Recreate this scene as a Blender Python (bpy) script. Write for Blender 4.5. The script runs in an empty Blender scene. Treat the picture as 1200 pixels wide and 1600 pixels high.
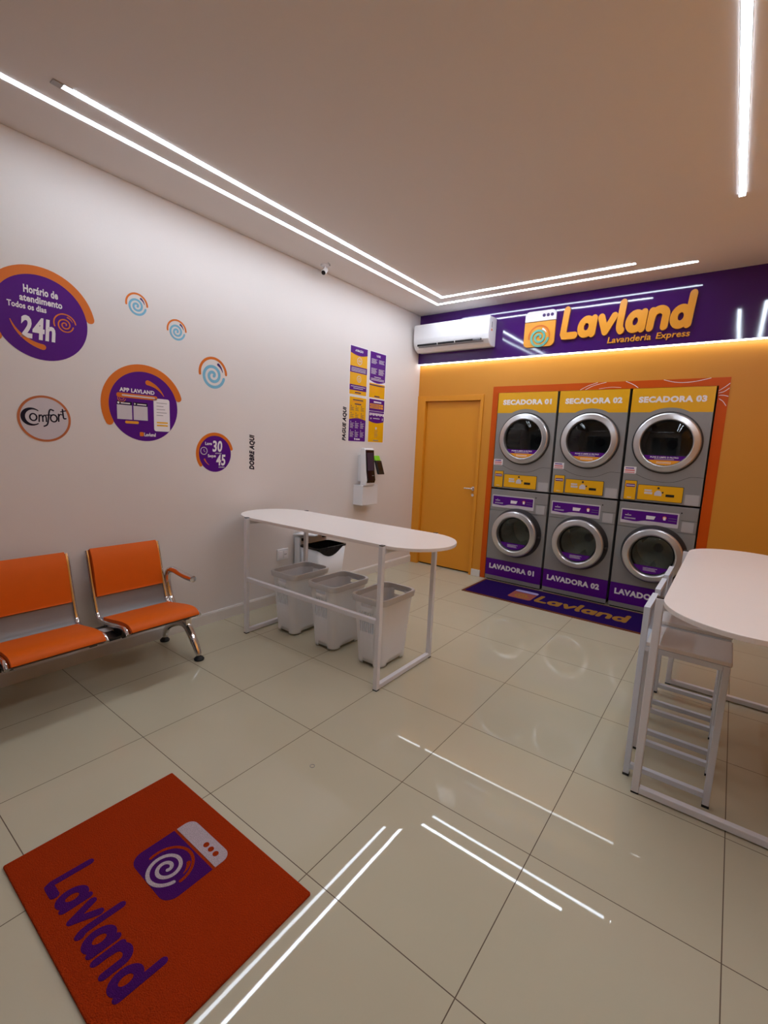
import bpy, bmesh, math, random
from math import sin, cos, pi, radians
from mathutils import Matrix, Vector

scene = bpy.context.scene
COL = scene.collection
random.seed(7)

# ------------------------------------------------------------------ camera
cam_data = bpy.data.cameras.new('camera')
cam = bpy.data.objects.new('camera', cam_data)
COL.objects.link(cam)
CR = ((0.796749531, 0.602672551, 0.044451998),
      (-0.121341980, 0.087489235, 0.988747570),
      (-0.592001950, 0.793178057, -0.142836488))
cam.matrix_world = Matrix(((CR[0][0], CR[1][0], -CR[2][0], 3.3418),
                           (CR[0][1], CR[1][1], -CR[2][1], -5.1093),
                           (CR[0][2], CR[1][2], -CR[2][2], 1.53385),
                           (0, 0, 0, 1)))
cam_data.sensor_fit = 'VERTICAL'
cam_data.sensor_height = 24.0
cam_data.lens = 722.892 / 1600 * 24.0
cam_data.clip_start = 0.02
scene.camera = cam

# ------------------------------------------------------------------ light and exposure
LED_STRENGTH = 36.0
LED_WALL_SIDE, LED_RIGHT, LED_FRONT = 22.0, 37.0, 14.0
FASCIA_STRENGTH = 11.0
WORLD_STRENGTH = 0.03
scene.view_settings.view_transform = 'Standard'
scene.view_settings.look = 'None'
scene.view_settings.gamma = 1.0
scene.view_settings.exposure = 0.12
scene.view_settings.use_curve_mapping = False
world = bpy.data.worlds.new('night_outside')
scene.world = world
world.use_nodes = True
world.node_tree.nodes['Background'].inputs[0].default_value = (0.45, 0.6, 1.0, 1)
world.node_tree.nodes['Background'].inputs[1].default_value = WORLD_STRENGTH

# ------------------------------------------------------------------ materials
def lin(c):
    return tuple((v / 255 / 12.92) if v / 255 <= 0.04045 else ((v / 255 + 0.055) / 1.055) ** 2.4 for v in c) + (1.0,)

def mat(name, rgb, rough=0.5, metal=0.0, var=0.06, vscale=14.0, bump=0.0, bscale=120.0, coat=0.0, spec=0.5):
    m = bpy.data.materials.new(name)
    m.use_nodes = True
    nt = m.node_tree
    b = nt.nodes['Principled BSDF']
    c = lin(rgb)
    b.inputs['Roughness'].default_value = rough
    b.inputs['Metallic'].default_value = metal
    b.inputs['Specular IOR Level'].default_value = spec
    b.inputs['Coat Weight'].default_value = coat
    tc = nt.nodes.new('ShaderNodeTexCoord')
    nz = nt.nodes.new('ShaderNodeTexNoise')
    nz.inputs['Scale'].default_value = vscale
    nz.inputs['Detail'].default_value = 3
    nt.links.new(tc.outputs['Object'], nz.inputs['Vector'])
    mx = nt.nodes.new('ShaderNodeMix')
    mx.data_type = 'RGBA'
    mx.inputs[6].default_value = tuple(v * (1 - var) for v in c[:3]) + (1,)
    mx.inputs[7].default_value = tuple(min(1, v * (1 + var)) for v in c[:3]) + (1,)
    nt.links.new(nz.outputs['Fac'], mx.inputs[0])
    nt.links.new(mx.outputs[2], b.inputs['Base Color'])
    if bump:
        n2 = nt.nodes.new('ShaderNodeTexNoise')
        n2.inputs['Scale'].default_value = bscale
        nt.links.new(tc.outputs['Object'], n2.inputs['Vector'])
        bp = nt.nodes.new('ShaderNodeBump')
        bp.inputs['Strength'].default_value = bump
        bp.inputs['Distance'].default_value = 0.01
        nt.links.new(n2.outputs['Fac'], bp.inputs['Height'])
        nt.links.new(bp.outputs['Normal'], b.inputs['Normal'])
    return m

def emit(name, rgb, strength):
    m = bpy.data.materials.new(name)
    m.use_nodes = True
    nt = m.node_tree
    nt.nodes.remove(nt.nodes['Principled BSDF'])
    e = nt.nodes.new('ShaderNodeEmission')
    e.inputs[0].default_value = tuple(rgb) + (1,)
    e.inputs[1].default_value = strength
    nt.links.new(e.outputs[0], nt.nodes['Material Output'].inputs[0])
    return m

def tile_material():
    m = bpy.data.materials.new('polished_porcelain_tile')
    m.use_nodes = True
    nt = m.node_tree
    N, Lk = nt.nodes, nt.links
    b = N['Principled BSDF']
    geo = N.new('ShaderNodeNewGeometry')
    sep = N.new('ShaderNodeSeparateXYZ')
    Lk.new(geo.outputs['Position'], sep.inputs[0])
    def mth(op, a, bb=None):
        n = N.new('ShaderNodeMath'); n.operation = op
        for k, v in enumerate((a, bb)):
            if v is None: continue
            if isinstance(v, (int, float)): n.inputs[k].default_value = v
            else: Lk.new(v, n.inputs[k])
        return n.outputs[0]
    ds, cells = [], []
    for ax, off in ((0, 0.495), (1, -4.0734)):
        q = mth('DIVIDE', mth('SUBTRACT', sep.outputs[ax], off), 0.6)
        f = mth('FRACT', mth('ADD', q, 50.0))
        cells.append(mth('FLOOR', mth('ADD', q, 50.0)))
        ds.append(mth('MULTIPLY', mth('MINIMUM', f, mth('SUBTRACT', 1.0, f)), 0.6))
    d = mth('MINIMUM', ds[0], ds[1])
    grout = mth('LESS_THAN', d, 0.0017)
    nz = N.new('ShaderNodeTexNoise'); nz.inputs['Scale'].default_value = 2.2; nz.inputs['Detail'].default_value = 5
    Lk.new(geo.outputs['Position'], nz.inputs['Vector'])
    comb = N.new('ShaderNodeCombineXYZ')
    Lk.new(cells[0], comb.inputs[0]); Lk.new(cells[1], comb.inputs[1])
    wn = N.new('ShaderNodeTexWhiteNoise'); Lk.new(comb.outputs[0], wn.inputs['Vector'])
    fac = mth('ADD', mth('MULTIPLY', nz.outputs['Fac'], 0.8), mth('MULTIPLY', wn.outputs['Value'], 0.2))
    mx = N.new('ShaderNodeMix'); mx.data_type = 'RGBA'
    mx.inputs[6].default_value = lin((188, 179, 154)); mx.inputs[7].default_value = lin((200, 192, 168))
    Lk.new(fac, mx.inputs[0])
    mg = N.new('ShaderNodeMix'); mg.data_type = 'RGBA'
    mg.inputs[7].default_value = lin((96, 80, 64))
    Lk.new(grout, mg.inputs[0]); Lk.new(mx.outputs[2], mg.inputs[6])
    Lk.new(mg.outputs[2], b.inputs['Base Color'])
    b.inputs['Specular IOR Level'].default_value = 0.3
    r = mth('ADD', mth('MULTIPLY', grout, 0.6), 0.018)
    Lk.new(r, b.inputs['Roughness'])
    n2 = N.new('ShaderNodeTexNoise'); n2.inputs['Scale'].default_value = 3.0
    Lk.new(geo.outputs['Position'], n2.inputs['Vector'])
    bp = N.new('ShaderNodeBump'); bp.inputs['Strength'].default_value = 0.006; bp.inputs['Distance'].default_value = 0.02
    Lk.new(n2.outputs['Fac'], bp.inputs['Height']); Lk.new(bp.outputs['Normal'], b.inputs['Normal'])
    return m

def glass_material(name, tint=(0.9, 0.93, 0.95), clear=0.85):
    m = bpy.data.materials.new(name)
    m.use_nodes = True
    nt = m.node_tree
    N, Lk = nt.nodes, nt.links
    N.remove(N['Principled BSDF'])
    tr = N.new('ShaderNodeBsdfTransparent'); tr.inputs[0].default_value = tuple(v * clear for v in tint) + (1,)
    gl = N.new('ShaderNodeBsdfGlossy'); gl.inputs['Roughness'].default_value = 0.01
    fr = N.new('ShaderNodeFresnel'); fr.inputs[0].default_value = 1.5
    mix = N.new('ShaderNodeMixShader')
    nz = N.new('ShaderNodeTexNoise'); nz.inputs['Scale'].default_value = 4.0
    bp = N.new('ShaderNodeBump'); bp.inputs['Strength'].default_value = 0.01
    Lk.new(nz.outputs['Fac'], bp.inputs['Height']); Lk.new(bp.outputs['Normal'], gl.inputs['Normal'])
    Lk.new(fr.outputs[0], mix.inputs[0]); Lk.new(tr.outputs[0], mix.inputs[1]); Lk.new(gl.outputs[0], mix.inputs[2])
    Lk.new(mix.outputs[0], N['Material Output'].inputs[0])
    return m

M = dict(
    wall=mat('white_wall_paint', (228, 220, 216), 0.6, var=0.012, vscale=1.5, bump=0.03, bscale=90),
    ceil=mat('ceiling_paint', (232, 224, 219), 0.75, var=0.012, vscale=1.0),
    ochre=mat('ochre_wall_paint', (216, 142, 36), 0.5, var=0.02, vscale=2.0, bump=0.02, bscale=80),
    door=mat('ochre_door_paint', (226, 148, 34), 0.4, var=0.02, vscale=4.0),
    vinyl_orange=mat('orange_vinyl', (206, 82, 0), 0.4, var=0.03, vscale=3.0, spec=0.25),
    vinyl_purple=mat('purple_gloss_vinyl', (64, 13, 102), 0.06, var=0.04, vscale=2.0, bump=0.09, bscale=2.3, spec=0.6),
    tile=tile_material(),
    base=mat('white_skirting', (226, 220, 214), 0.35, var=0.015),
    purple=mat('purple_print', (84, 8, 128), 0.4, var=0.03, spec=0.25),
    dpurple=mat('dark_purple_print', (62, 18, 100), 0.4, var=0.03),
    orange=mat('orange_print', (218, 110, 14), 0.4, var=0.03),
    yellow=mat('yellow_print', (236, 174, 2), 0.35, var=0.02),
    amber=mat('amber_print', (236, 158, 40), 0.35, var=0.02),
    white=mat('white_print', (238, 232, 236), 0.4, var=0.01),
    offwhite=mat('pale_print', (206, 198, 205), 0.4, var=0.02),
    blue=mat('pale_blue_print', (120, 182, 210), 0.4, var=0.02),
    teal=mat('teal_acrylic', (104, 176, 160), 0.3, var=0.03),
    black=mat('black_plastic', (14, 13, 15), 0.35, var=0.1),
    ink=mat('dark_ink_print', (24, 16, 36), 0.6, var=0.05, spec=0.2),
    rubber=mat('black_rubber', (22, 22, 24), 0.6, var=0.1),
    bag=mat('black_bin_bag', (8, 8, 9), 0.3, var=0.1, bump=0.6, bscale=25),
    led=emit('led_diffuser', (0.78, 0.88, 1.0), LED_STRENGTH),
    led_wall=emit('led_diffuser_dimmed', (0.78, 0.88, 1.0), LED_WALL_SIDE),
    led_right=emit('led_diffuser_bright', (0.78, 0.88, 1.0), LED_RIGHT),
    led_front=emit('led_diffuser_front', (0.78, 0.88, 1.0), LED_FRONT),
    led_fascia=emit('led_fascia_diffuser', (0.84, 0.88, 0.92), FASCIA_STRENGTH),
    alu=mat('aluminium_profile', (196, 194, 192), 0.35, 0.9, var=0.03),
    steel=mat('grey_machine_panel', (148, 146, 145), 0.4, 0.3, var=0.03, vscale=6),
    steel_light=mat('light_grey_plastic', (176, 172, 172), 0.45, 0.0, var=0.02),
    ring=mat('brushed_door_ring', (206, 205, 206), 0.3, 0.85, var=0.015, vscale=30),
    ringdark=mat('dark_door_seal', (52, 48, 48), 0.4, 0.2, var=0.05),
    drum=mat('steel_drum', (200, 204, 198), 0.4, 0.6, var=0.1, vscale=40),
    gap=mat('dark_recess', (16, 14, 14), 0.8, var=0.1),
    glass=glass_material('door_glass', (0.55, 0.56, 0.58), 0.5),
    wglass=glass_material('porthole_glass', (0.85, 0.9, 0.86), 0.85),
    shopglass=glass_material('shop_front_glass'),
    tablewhite=mat('white_laminate', (236, 226, 220), 0.32, var=0.01),
    tubewhite=mat('white_powder_coat', (228, 226, 230), 0.4, var=0.02),
    stool=mat('white_stool_coat', (216, 219, 228), 0.4, var=0.02),
    chrome=mat('chrome_tube', (226, 222, 222), 0.09, 1.0, var=0.02),
    pad=mat('orange_vinyl_pad', (222, 96, 0), 0.55, var=0.04, vscale=20, bump=0.05, bscale=160, spec=0.25),
    perf=mat('grey_perforated_steel', (126, 122, 122), 0.42, 0.3, var=0.05, vscale=200),
    beam=mat('grey_steel_beam', (186, 180, 178), 0.45, 0.1, var=0.03),
    hamper=mat('white_grey_plastic', (236, 236, 239), 0.42, var=0.015),
    hrim=mat('grey_plastic_rim', (206, 205, 206), 0.45, var=0.02),
    acwhite=mat('white_appliance_plastic', (236, 234, 236), 0.25, var=0.008),
    mat_orange=mat('orange_loop_mat', (186, 58, 10), 0.95, var=0.35, vscale=260, bump=1.0, bscale=320, spec=0.1),
    mat_purple=mat('purple_loop_mat', (84, 22, 112), 0.95, var=0.3, vscale=260, bump=1.0, bscale=320, spec=0.1),
    mat_white=mat('white_loop_mat', (216, 196, 204), 0.95, var=0.3, vscale=260, bump=1.0, bscale=320, spec=0.1),
    run_purple=mat('purple_runner_pile', (38, 10, 84), 0.95, var=0.25, vscale=240, bump=0.6, bscale=300, spec=0.1),
    run_orange=mat('brown_orange_runner_pile', (116, 62, 38), 0.95, var=0.25, vscale=240, bump=0.6, bscale=300, spec=0.1),
    run_gold=mat('gold_runner_pile', (164, 118, 50), 0.95, var=0.25, vscale=240, bump=0.6, bscale=300, spec=0.1),
    screen=mat('black_screen_glass', (20, 17, 22), 0.08, var=0.05),
    green=mat('lime_green_plastic', (130, 206, 42), 0.35, var=0.03),
    red=mat('pink_red_print', (214, 130, 130), 0.45, var=0.03),
    grey=mat('mid_grey_print', (130, 126, 130), 0.5, var=0.03),
)

# ------------------------------------------------------------------ helpers
LEFT = Matrix(((0, 0, 1, 0), (1, 0, 0, 0), (0, 1, 0, 0), (0, 0, 0, 1)))    # local x->+y, y->+z, z->+x
BACK = Matrix(((1, 0, 0, 0), (0, 0, -1, 0), (0, 1, 0, 0), (0, 0, 0, 1)))   # local x->+x, y->+z, z->-y
FLAT = Matrix.Identity(4)

class MB:
    def __init__(self, xf=None):
        self.v, self.f, self.xf = [], [], xf
    def add(self, vs, fs):
        o = len(self.v)
        self.v += [Vector(p) for p in vs]
        self.f += [tuple(i + o for i in f) for f in fs]
        return self
    def box(self, x0, x1, y0, y1, z0, z1):
        vs = [(x, y, z) for z in (z0, z1) for y in (y0, y1) for x in (x0, x1)]
        return self.add(vs, [(0, 2, 3, 1), (4, 5, 7, 6), (0, 1, 5, 4), (2, 6, 7, 3), (0, 4, 6, 2), (1, 3, 7, 5)])
    def prism(self, poly, z0, z1, bottom=True):
        n = len(poly)
        vs = [(x, y, z0) for x, y in poly] + [(x, y, z1) for x, y in poly]
        fs = [tuple(range(n, 2 * n))] + [(i, (i + 1) % n, n + (i + 1) % n, n + i) for i in range(n)]
        if bottom: fs.append(tuple(reversed(range(n))))
        return self.add(vs, fs)
    def loft(self, rings, cap=True, closed=True):
        n = len(rings[0]); vs = [p for r in rings for p in r]; fs = []
        for k in range(len(rings) - 1):
            for i in range(n if closed else n - 1):
                j = (i + 1) % n
                fs.append((k * n + i, k * n + j, (k + 1) * n + j, (k + 1) * n + i))
        if cap:
            fs.append(tuple(reversed(range(n))))
            fs.append(tuple(range((len(rings) - 1) * n, len(rings) * n)))
        return self.add(vs, fs)
    def lathe(self, prof, c=(0, 0, 0), n=48, axis='z', cap=False):
        rings = []
        for r, h in prof:
            ring = []
            for i in range(n):
                a = 2 * pi * i / n
                if axis == 'z': p = (c[0] + r * cos(a), c[1] + r * sin(a), c[2] + h)
                elif axis == 'y': p = (c[0] + r * cos(a), c[1] - h, c[2] + r * sin(a))
                else: p = (c[0] + h, c[1] + r * cos(a), c[2] + r * sin(a))
                ring.append(p)
            rings.append(ring)
        return self.loft(rings, cap=cap)
    def tube(self, path, r, n=12, cap=True, flat=1.0):
        path = [Vector(p) for p in path]
        rings = []; prev = None
        for i, p in enumerate(path):
            t = ((path[min(i + 1, len(path) - 1)] - path[max(i - 1, 0)])).normalized()
            if prev is None:
                ref = Vector((0, 1, 0)) if abs(t.y) < 0.9 else Vector((1, 0, 0))
                u = t.cross(ref).normalized()
            else:
                u = (prev - t * prev.dot(t)).normalized()
            prev = u
            w = t.cross(u)
            rr = r[i] if isinstance(r, (list, tuple)) else r
            rings.append([p + u * rr * cos(2 * pi * k / n) + w * rr * flat * sin(2 * pi * k / n) for k in range(n)])
        return self.loft(rings, cap=cap)
    def stroke(self, pts, w, z0, z1, closed=False):
        """flat ribbon with round ends, extruded"""
        pts = [Vector((p[0], p[1])) for p in pts]
        n = len(pts); Lp, Rp = [], []
        ws = w if isinstance(w, (list, tuple)) else [w] * n
        def tang(i):
            a = pts[(i - 1) % n] if (closed or i > 0) else pts[i]
            b = pts[(i + 1) % n] if (closed or i < n - 1) else pts[i]
            return (b - a).normalized()
        for i in range(n):
            t = tang(i); nn = Vector((-t.y, t.x)) * ws[i] / 2
            Lp.append(pts[i] + nn); Rp.append(pts[i] - nn)
        quads = [(Lp[i], Rp[i], Rp[(i + 1) % n], Lp[(i + 1) % n]) for i in range(n if closed else n - 1)]
        for q in quads:
            vs = [(p.x, p.y, z0) for p in q] + [(p.x, p.y, z1) for p in q]
            self.add(vs, [(4, 5, 6, 7), (1, 2, 6, 5), (3, 0, 4, 7)])
        if not closed:
            for i, s in ((0, -1), (n - 1, 1)):
                t = tang(i) * s; r = ws[i] / 2
                if r < 1e-5: continue
                nn = Vector((-t.y, t.x))
                arc = [pts[i] + nn * r * cos(a) + t * r * sin(a) for a in [pi * k / 10 for k in range(11)]]
                arc.reverse()
                self.prism([(p.x, p.y) for p in arc], z0, z1, bottom=False)
        return self
    def raw(self, mesh_vs, mesh_fs):
        return self.add(mesh_vs, mesh_fs)
    def build(self, name, material, parent=None, smooth=False, bevel=0.0, solid=0.0, segs=2, weld=False, sub=0):
        me = bpy.data.meshes.new(name)
        vs = [self.xf @ p for p in self.v] if self.xf else self.v
        me.from_pydata([tuple(p) for p in vs], [], self.f)
        bm = bmesh.new(); bm.from_mesh(me)
        if weld: bmesh.ops.remove_doubles(bm, verts=bm.verts, dist=1e-5)
        bmesh.ops.recalc_face_normals(bm, faces=bm.faces)
        bm.to_mesh(me); bm.free()
        me.materials.append(material)
        o = bpy.data.objects.new(name, me); COL.objects.link(o)
        if parent: o.parent = parent
        if smooth:
            for p in me.polygons: p.use_smooth = True
        if solid:
            md = o.modifiers.new('solid', 'SOLIDIFY'); md.thickness = solid; md.offset = 0
        if bevel:
            md = o.modifiers.new('bevel', 'BEVEL'); md.width = bevel; md.segments = segs
            md.limit_method = 'ANGLE'; md.angle_limit = radians(40)
            md.harden_normals = False
        if sub:
            md = o.modifiers.new('sub', 'SUBSURF'); md.levels = sub; md.render_levels = sub
        if smooth and not sub:
            me.set_sharp_from_angle(angle=radians(40))
        return o

def box(name, material, parent, x0, x1, y0, y1, z0, z1, bevel=0.0, xf=None):
    return MB(xf).box(x0, x1, y0, y1, z0, z1).build(name, material, parent, bevel=bevel)

def tag(o, label, cat, group=None):
    o['label'] = label; o['category'] = cat
    if group: o['group'] = group
    return o

def thing(name, label, cat, loc=(0, 0, 0), rot=None, group=None):
    o = bpy.data.objects.new(name, None)
    o.empty_display_size = 0.1
    COL.objects.link(o)
    o.matrix_world = Matrix.Translation(loc) @ (rot if rot else Matrix.Identity(4))
    return tag(o, label, cat, group)

def struct(o):
    o['kind'] = 'structure'
    return o

def kids(o):
    return [c for c in COL.objects if c.parent is o]

def copy_tree(o, parent=None):
    c = o.copy(); COL.objects.link(c)
    if parent: c.parent = parent
    for ch in kids(o): copy_tree(ch, c)
    return c

def rrect(x0, x1, y0, y1, r, n=6):
    pts = []
    rs = r if isinstance(r, (list, tuple)) else (r, r, r, r)   # bl, br, tr, tl
    for (cx, cy, a0, rr) in ((x0 + rs[0], y0 + rs[0], pi, rs[0]), (x1 - rs[1], y0 + rs[1], 1.5 * pi, rs[1]),
                             (x1 - rs[2], y1 - rs[2], 0, rs[2]), (x0 + rs[3], y1 - rs[3], pi / 2, rs[3])):
        if rr < 1e-6: pts.append((cx, cy)); continue
        pts += [(cx + rr * cos(a0 + pi / 2 * k / n), cy + rr * sin(a0 + pi / 2 * k / n)) for k in range(n + 1)]
    return pts

def circle(r, cx=0, cy=0, n=64):
    return [(cx + r * cos(2 * pi * k / n), cy + r * sin(2 * pi * k / n)) for k in range(n)]

def arcpts(r, a0, a1, cx=0, cy=0, n=40):
    return [(cx + r * cos(radians(a0 + (a1 - a0) * k / n)), cy + r * sin(radians(a0 + (a1 - a0) * k / n))) for k in range(n + 1)]

def seg(pts, n=5):
    """densify and round a polyline"""
    out = []
    for a, b in zip(pts[:-1], pts[1:]):
        out += [(a[0] + (b[0] - a[0]) * k / n, a[1] + (b[1] - a[1]) * k / n) for k in range(n)]
    return out + [pts[-1]]

def chaikin(pts, it=2):
    for _ in range(it):
        q = [pts[0]]
        for a, b in zip(pts[:-1], pts[1:]):
            q += [(0.75 * a[0] + 0.25 * b[0], 0.75 * a[1] + 0.25 * b[1]), (0.25 * a[0] + 0.75 * b[0], 0.25 * a[1] + 0.75 * b[1])]
        pts = q + [pts[-1]]
    return pts

def spiral(turns, r0, r1, end_deg, cx=0, cy=0, n=70):
    pts = []
    for k in range(n + 1):
        t = k / n
        a = radians(end_deg - 360 * turns * (1 - t)); r = r0 + (r1 - r0) * t
        pts.append((cx + r * cos(a), cy + r * sin(a)))
    return pts

def text_geo(body, bold=0.0, shear=0.0, extrude=0.5, res=3):
    cu = bpy.data.curves.new('tmp_text', 'FONT')
    cu.body = body; cu.offset = bold; cu.shear = shear; cu.resolution_u = res
    cu.fill_mode = 'FRONT'; cu.space_character = 1.0 + bold * 1.6
    ob = bpy.data.objects.new('tmp_text', cu); COL.objects.link(ob)
    dg = bpy.context.evaluated_depsgraph_get(); dg.update()
    me = bpy.data.meshes.new_from_object(ob.evaluated_get(dg))
    vs = [v.co.copy() for v in me.vertices]; fs = [tuple(p.vertices) for p in me.polygons]
    bpy.data.objects.remove(ob); bpy.data.curves.remove(cu); bpy.data.meshes.remove(me)
    return vs, fs

def text(mb, body, x0, x1, y0, y1, z0, z1, bold=0.0, shear=0.0, rot=0.0):
    """flat lettering fitted into a box, with side walls so that it has a thickness"""
    vs, fs = text_geo(body, bold, shear)
    ax, bx = min(v.x for v in vs), max(v.x for v in vs); ay, by = min(v.y for v in vs), max(v.y for v in vs)
    if rot:   # read upwards: fit rotated box
        P = [(x1 - (v.y - ay) / (by - ay) * (x1 - x0), y0 + (v.x - ax) / (bx - ax) * (y1 - y0)) for v in vs]
    else:
        P = [(x0 + (v.x - ax) / (bx - ax) * (x1 - x0), y0 + (v.y - ay) / (by - ay) * (y1 - y0)) for v in vs]
    n = len(P)
    V = [(p[0], p[1], z1) for p in P]; F = list(fs)
    cnt = {}
    for f in fs:
        for a, b in zip(f, f[1:] + f[:1]): cnt[(a, b)] = cnt.get((a, b), 0) + 1
    V += [(p[0], p[1], z0) for p in P]
    for (a, b) in cnt:
        if (b, a) not in cnt: F.append((a, b, b + n, a + n))
    return mb.add(V, F)

def lines(mb, x0, x1, ys, h, z0, z1, ragged=0.0):
    for k, y in enumerate(ys):
        e = x1 - ragged * ((k * 37) % 10) / 10 * (x1 - x0)
        mb.box(x0, e, y - h / 2, y + h / 2, z0, z1)
    return mb

# rounded stroke lettering of the shop logo; x-height 1, ascender 1.5
def ell(cx, cy, rx, ry, n=28):
    return [(cx + rx * cos(2 * pi * k / n), cy + ry * sin(2 * pi * k / n)) for k in range(n)]
S = 0.17
LOGO = {
    'L': (0.92, [(chaikin(seg([(0.19, 1.36), (0.17, 0.17), (0.80, 0.17)], 3), 1), False)]),
    'a': (1.0, [(ell(0.45, 0.5, 0.29, 0.33), True), (seg([(0.80, 0.84), (0.80, 0.17)]), False)]),
    'v': (0.96, [(seg([(0.16, 0.84), (0.47, 0.19)]), False), (seg([(0.47, 0.19), (0.80, 0.84)]), False)]),
    'l': (0.44, [(chaikin([(0.17, 1.36), (0.17, 0.8), (0.17, 0.30), (0.28, 0.17)], 2), False)]),
    'n': (1.0, [(seg([(0.17, 0.84), (0.17, 0.17)]), False),
                (chaikin([(0.17, 0.45), (0.22, 0.80), (0.52, 0.92), (0.80, 0.78), (0.80, 0.45), (0.80, 0.17)], 3), False)]),
    'd': (1.0, [(ell(0.45, 0.5, 0.29, 0.33), True), (seg([(0.80, 1.36), (0.80, 0.17)]), False)]),
}

def logo_word(parent, material, x0, x1, y0, y1, z0, z1, xf=None, shear=0.0, w=0.33, name='letter', bevel=0.0):
    total = sum(LOGO[c][0] for c in 'Lavland') + 0.0
    sx = (x1 - x0) / total; sy = (y1 - y0) / 1.55
    x = 0.0
    for c in 'Lavland':
        mb = MB(xf); zz = z1
        for pts, closed in LOGO[c][1]:
            # strokes get an even width by scaling after stroking in letter space
            t = MB(); t.stroke(pts, w, 0, 1, closed)
            mb.add([(x0 + (p.x + x + shear * p.y) * sx, y0 + p.y * sy, z0 + p.z * (zz - z0)) for p in t.v], t.f)
            zz -= (z1 - z0) * 0.02
        mb.build(name, material, parent, bevel=bevel)
        x += LOGO[c][0]

# ================================================================== THE SETTING
ZC, YF, XR = 3.14, -6.4, 3.86
box('floor', M['tile'], None, -0.12, XR + 0.12, YF - 0.12, 1.2, -0.1, 0.0)
struct(bpy.data.objects['floor'])
struct(box('ceiling', M['ceil'], None, -0.12, XR + 0.12, YF - 0.12, 1.2, ZC, ZC + 0.1))
struct(box('wall_left', M['wall'], None, -0.12, 0.0, YF, 0.0, 0.0, ZC))
struct(box('wall_right', M['ochre'], None, XR, XR + 0.12, YF, 0.0, 0.0, ZC))
# back wall: opening for the door and the recess the machines stand in
wb = MB()
DX0, DX1, DZ1 = 0.085, 0.905, 2.13
MX0, MX1, MZ1 = 1.088, 3.146, 2.183
wb.box(-0.12, DX0, 0, 0.12, 0, ZC).box(DX0, DX1, 0, 0.12, DZ1, ZC).box(DX1, MX0, 0, 0.12, 0, ZC)
wb.box(MX0, MX1, 0, 0.12, MZ1, ZC).box(MX1, XR + 0.12, 0, 0.12, 0, ZC)
struct(wb.build('wall_back', M['ochre']))
rc = MB().box(MX0 - .03, MX0, 0.12, 1.1, 0, MZ1 + .03).box(MX1, MX1 + .03, 0.12, 1.1, 0, MZ1 + .03)
rc.box(MX0, MX1, 1.07, 1.1, 0, MZ1 + .03).box(MX0, MX1, 0.12, 1.07, MZ1, MZ1 + .03)
struct(rc.build('wall_recess', M['gap']))
# front wall with the shop window behind the camera
wf = MB().box(-0.12, 0.35, YF - .12, YF, 0, ZC).box(XR - .35, XR + .12, YF - .12, YF, 0, ZC).box(0.35, XR - .35, YF - .12, YF, 2.6, ZC)
struct(wf.build('wall_front', M['wall']))
win = struct(MB().box(0.35, 0.40, YF - .09, YF - .03, 0, 2.6).box(XR - .40, XR - .35, YF - .09, YF - .03, 0, 2.6)
             .box(0.40, XR - .40, YF - .09, YF - .03, 2.55, 2.6).box(0.40, XR - .40, YF - .09, YF - .03, 0, .06)
             .box(1.40, 1.45, YF - .09, YF - .03, .06, 2.55).box(2.40, 2.45, YF - .09, YF - .03, .06, 2.55)
             .build('window_1', M['alu']))
for a, b in ((.40, 1.40), (1.45, 2.40), (2.45, XR - .40)):
    box('glass_pane', M['shopglass'], win, a, b, YF - .064, YF - .056, .06, 2.55)

bb = MB().prism([(0, 0), (0.016, 0), (0.016, 0.08), (0.010, 0.095), (0, 0.095)], 0, 1)
MBB = MB(Matrix(((1, 0, 0, 0), (0, 0, 1, 0), (0, 1, 0, 0), (0, 0, 0, 1))))
MBB.prism([(0, 0), (0.016, 0), (0.016, 0.08), (0.010, 0.095), (0, 0.095)], YF, -0.014)
struct(MBB.build('baseboard_left', M['base']))
struct(box('baseboard_back', M['base'], None, 0.912, 1.028, -0.018, 0.0, 0.0, 0.082, bevel=0.003))
struct(box('baseboard_back', M['base'], None, 3.24, XR - .016, -0.018, 0.0, 0.0, 0.082, bevel=0.003))

struct(box('baseboard_right', M['base'], None, XR - .016, XR, YF, -.02, 0.0, .095, bevel=.003))
# door in the back wall
door = struct(MB().box(0.0, DX0 + .03, -0.014, 0.0, 0.0, 2.172).box(DX1 - .03, 0.914, -0.014, 0.0, 0.0, 2.172)
              .box(DX0 + .03, DX1 - .03, -0.014, 0.0, 2.106, 2.172)
              .box(DX0, DX0 + .03, 0.0, 0.12, 0, DZ1).box(DX1 - .03, DX1, 0.0, 0.12, 0, DZ1).box(DX0 + .03, DX1 - .03, 0.0, 0.12, 2.106, DZ1)
              .build('door_1', M['door'], bevel=0.003))
door['label'] = 'plain ochre painted door in the orange wall left of the machines'
box('door_leaf', M['door'], door, DX0 + .033, DX1 - .033, 0.03, 0.07, 0.018, 2.103, bevel=0.002)
hd = MB().lathe([(0.0, .0), (.024, .0), (.024, .008), (.010, .010), (.010, .045), (0, .045)], (0.84, 0.03, 1.06), 20, 'y')
hd.tube([(0.84, -0.012, 1.06), (0.82, -0.016, 1.06), (0.74, -0.016, 1.06)], 0.009)
hd.lathe([(0.0, .0), (.018, .0), (.018, .006), (0, .006)], (0.84, 0.03, 0.98), 20, 'y')
hd.build('door_handle', M['chrome'], door, smooth=True)
box('threshold_gap', M['gap'], door, DX0 + .03, DX1 - .03, 0.055, 0.12, 0.0, 0.016)

# glossy purple fascia above the orange wall
FY = -0.05
fas = struct(box('trim_1', M['vinyl_purple'], None, 0.0, XR, FY, 0.0, 2.56, ZC))
fas['label'] = 'glossy purple fascia panel across the top of the back wall'

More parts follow.
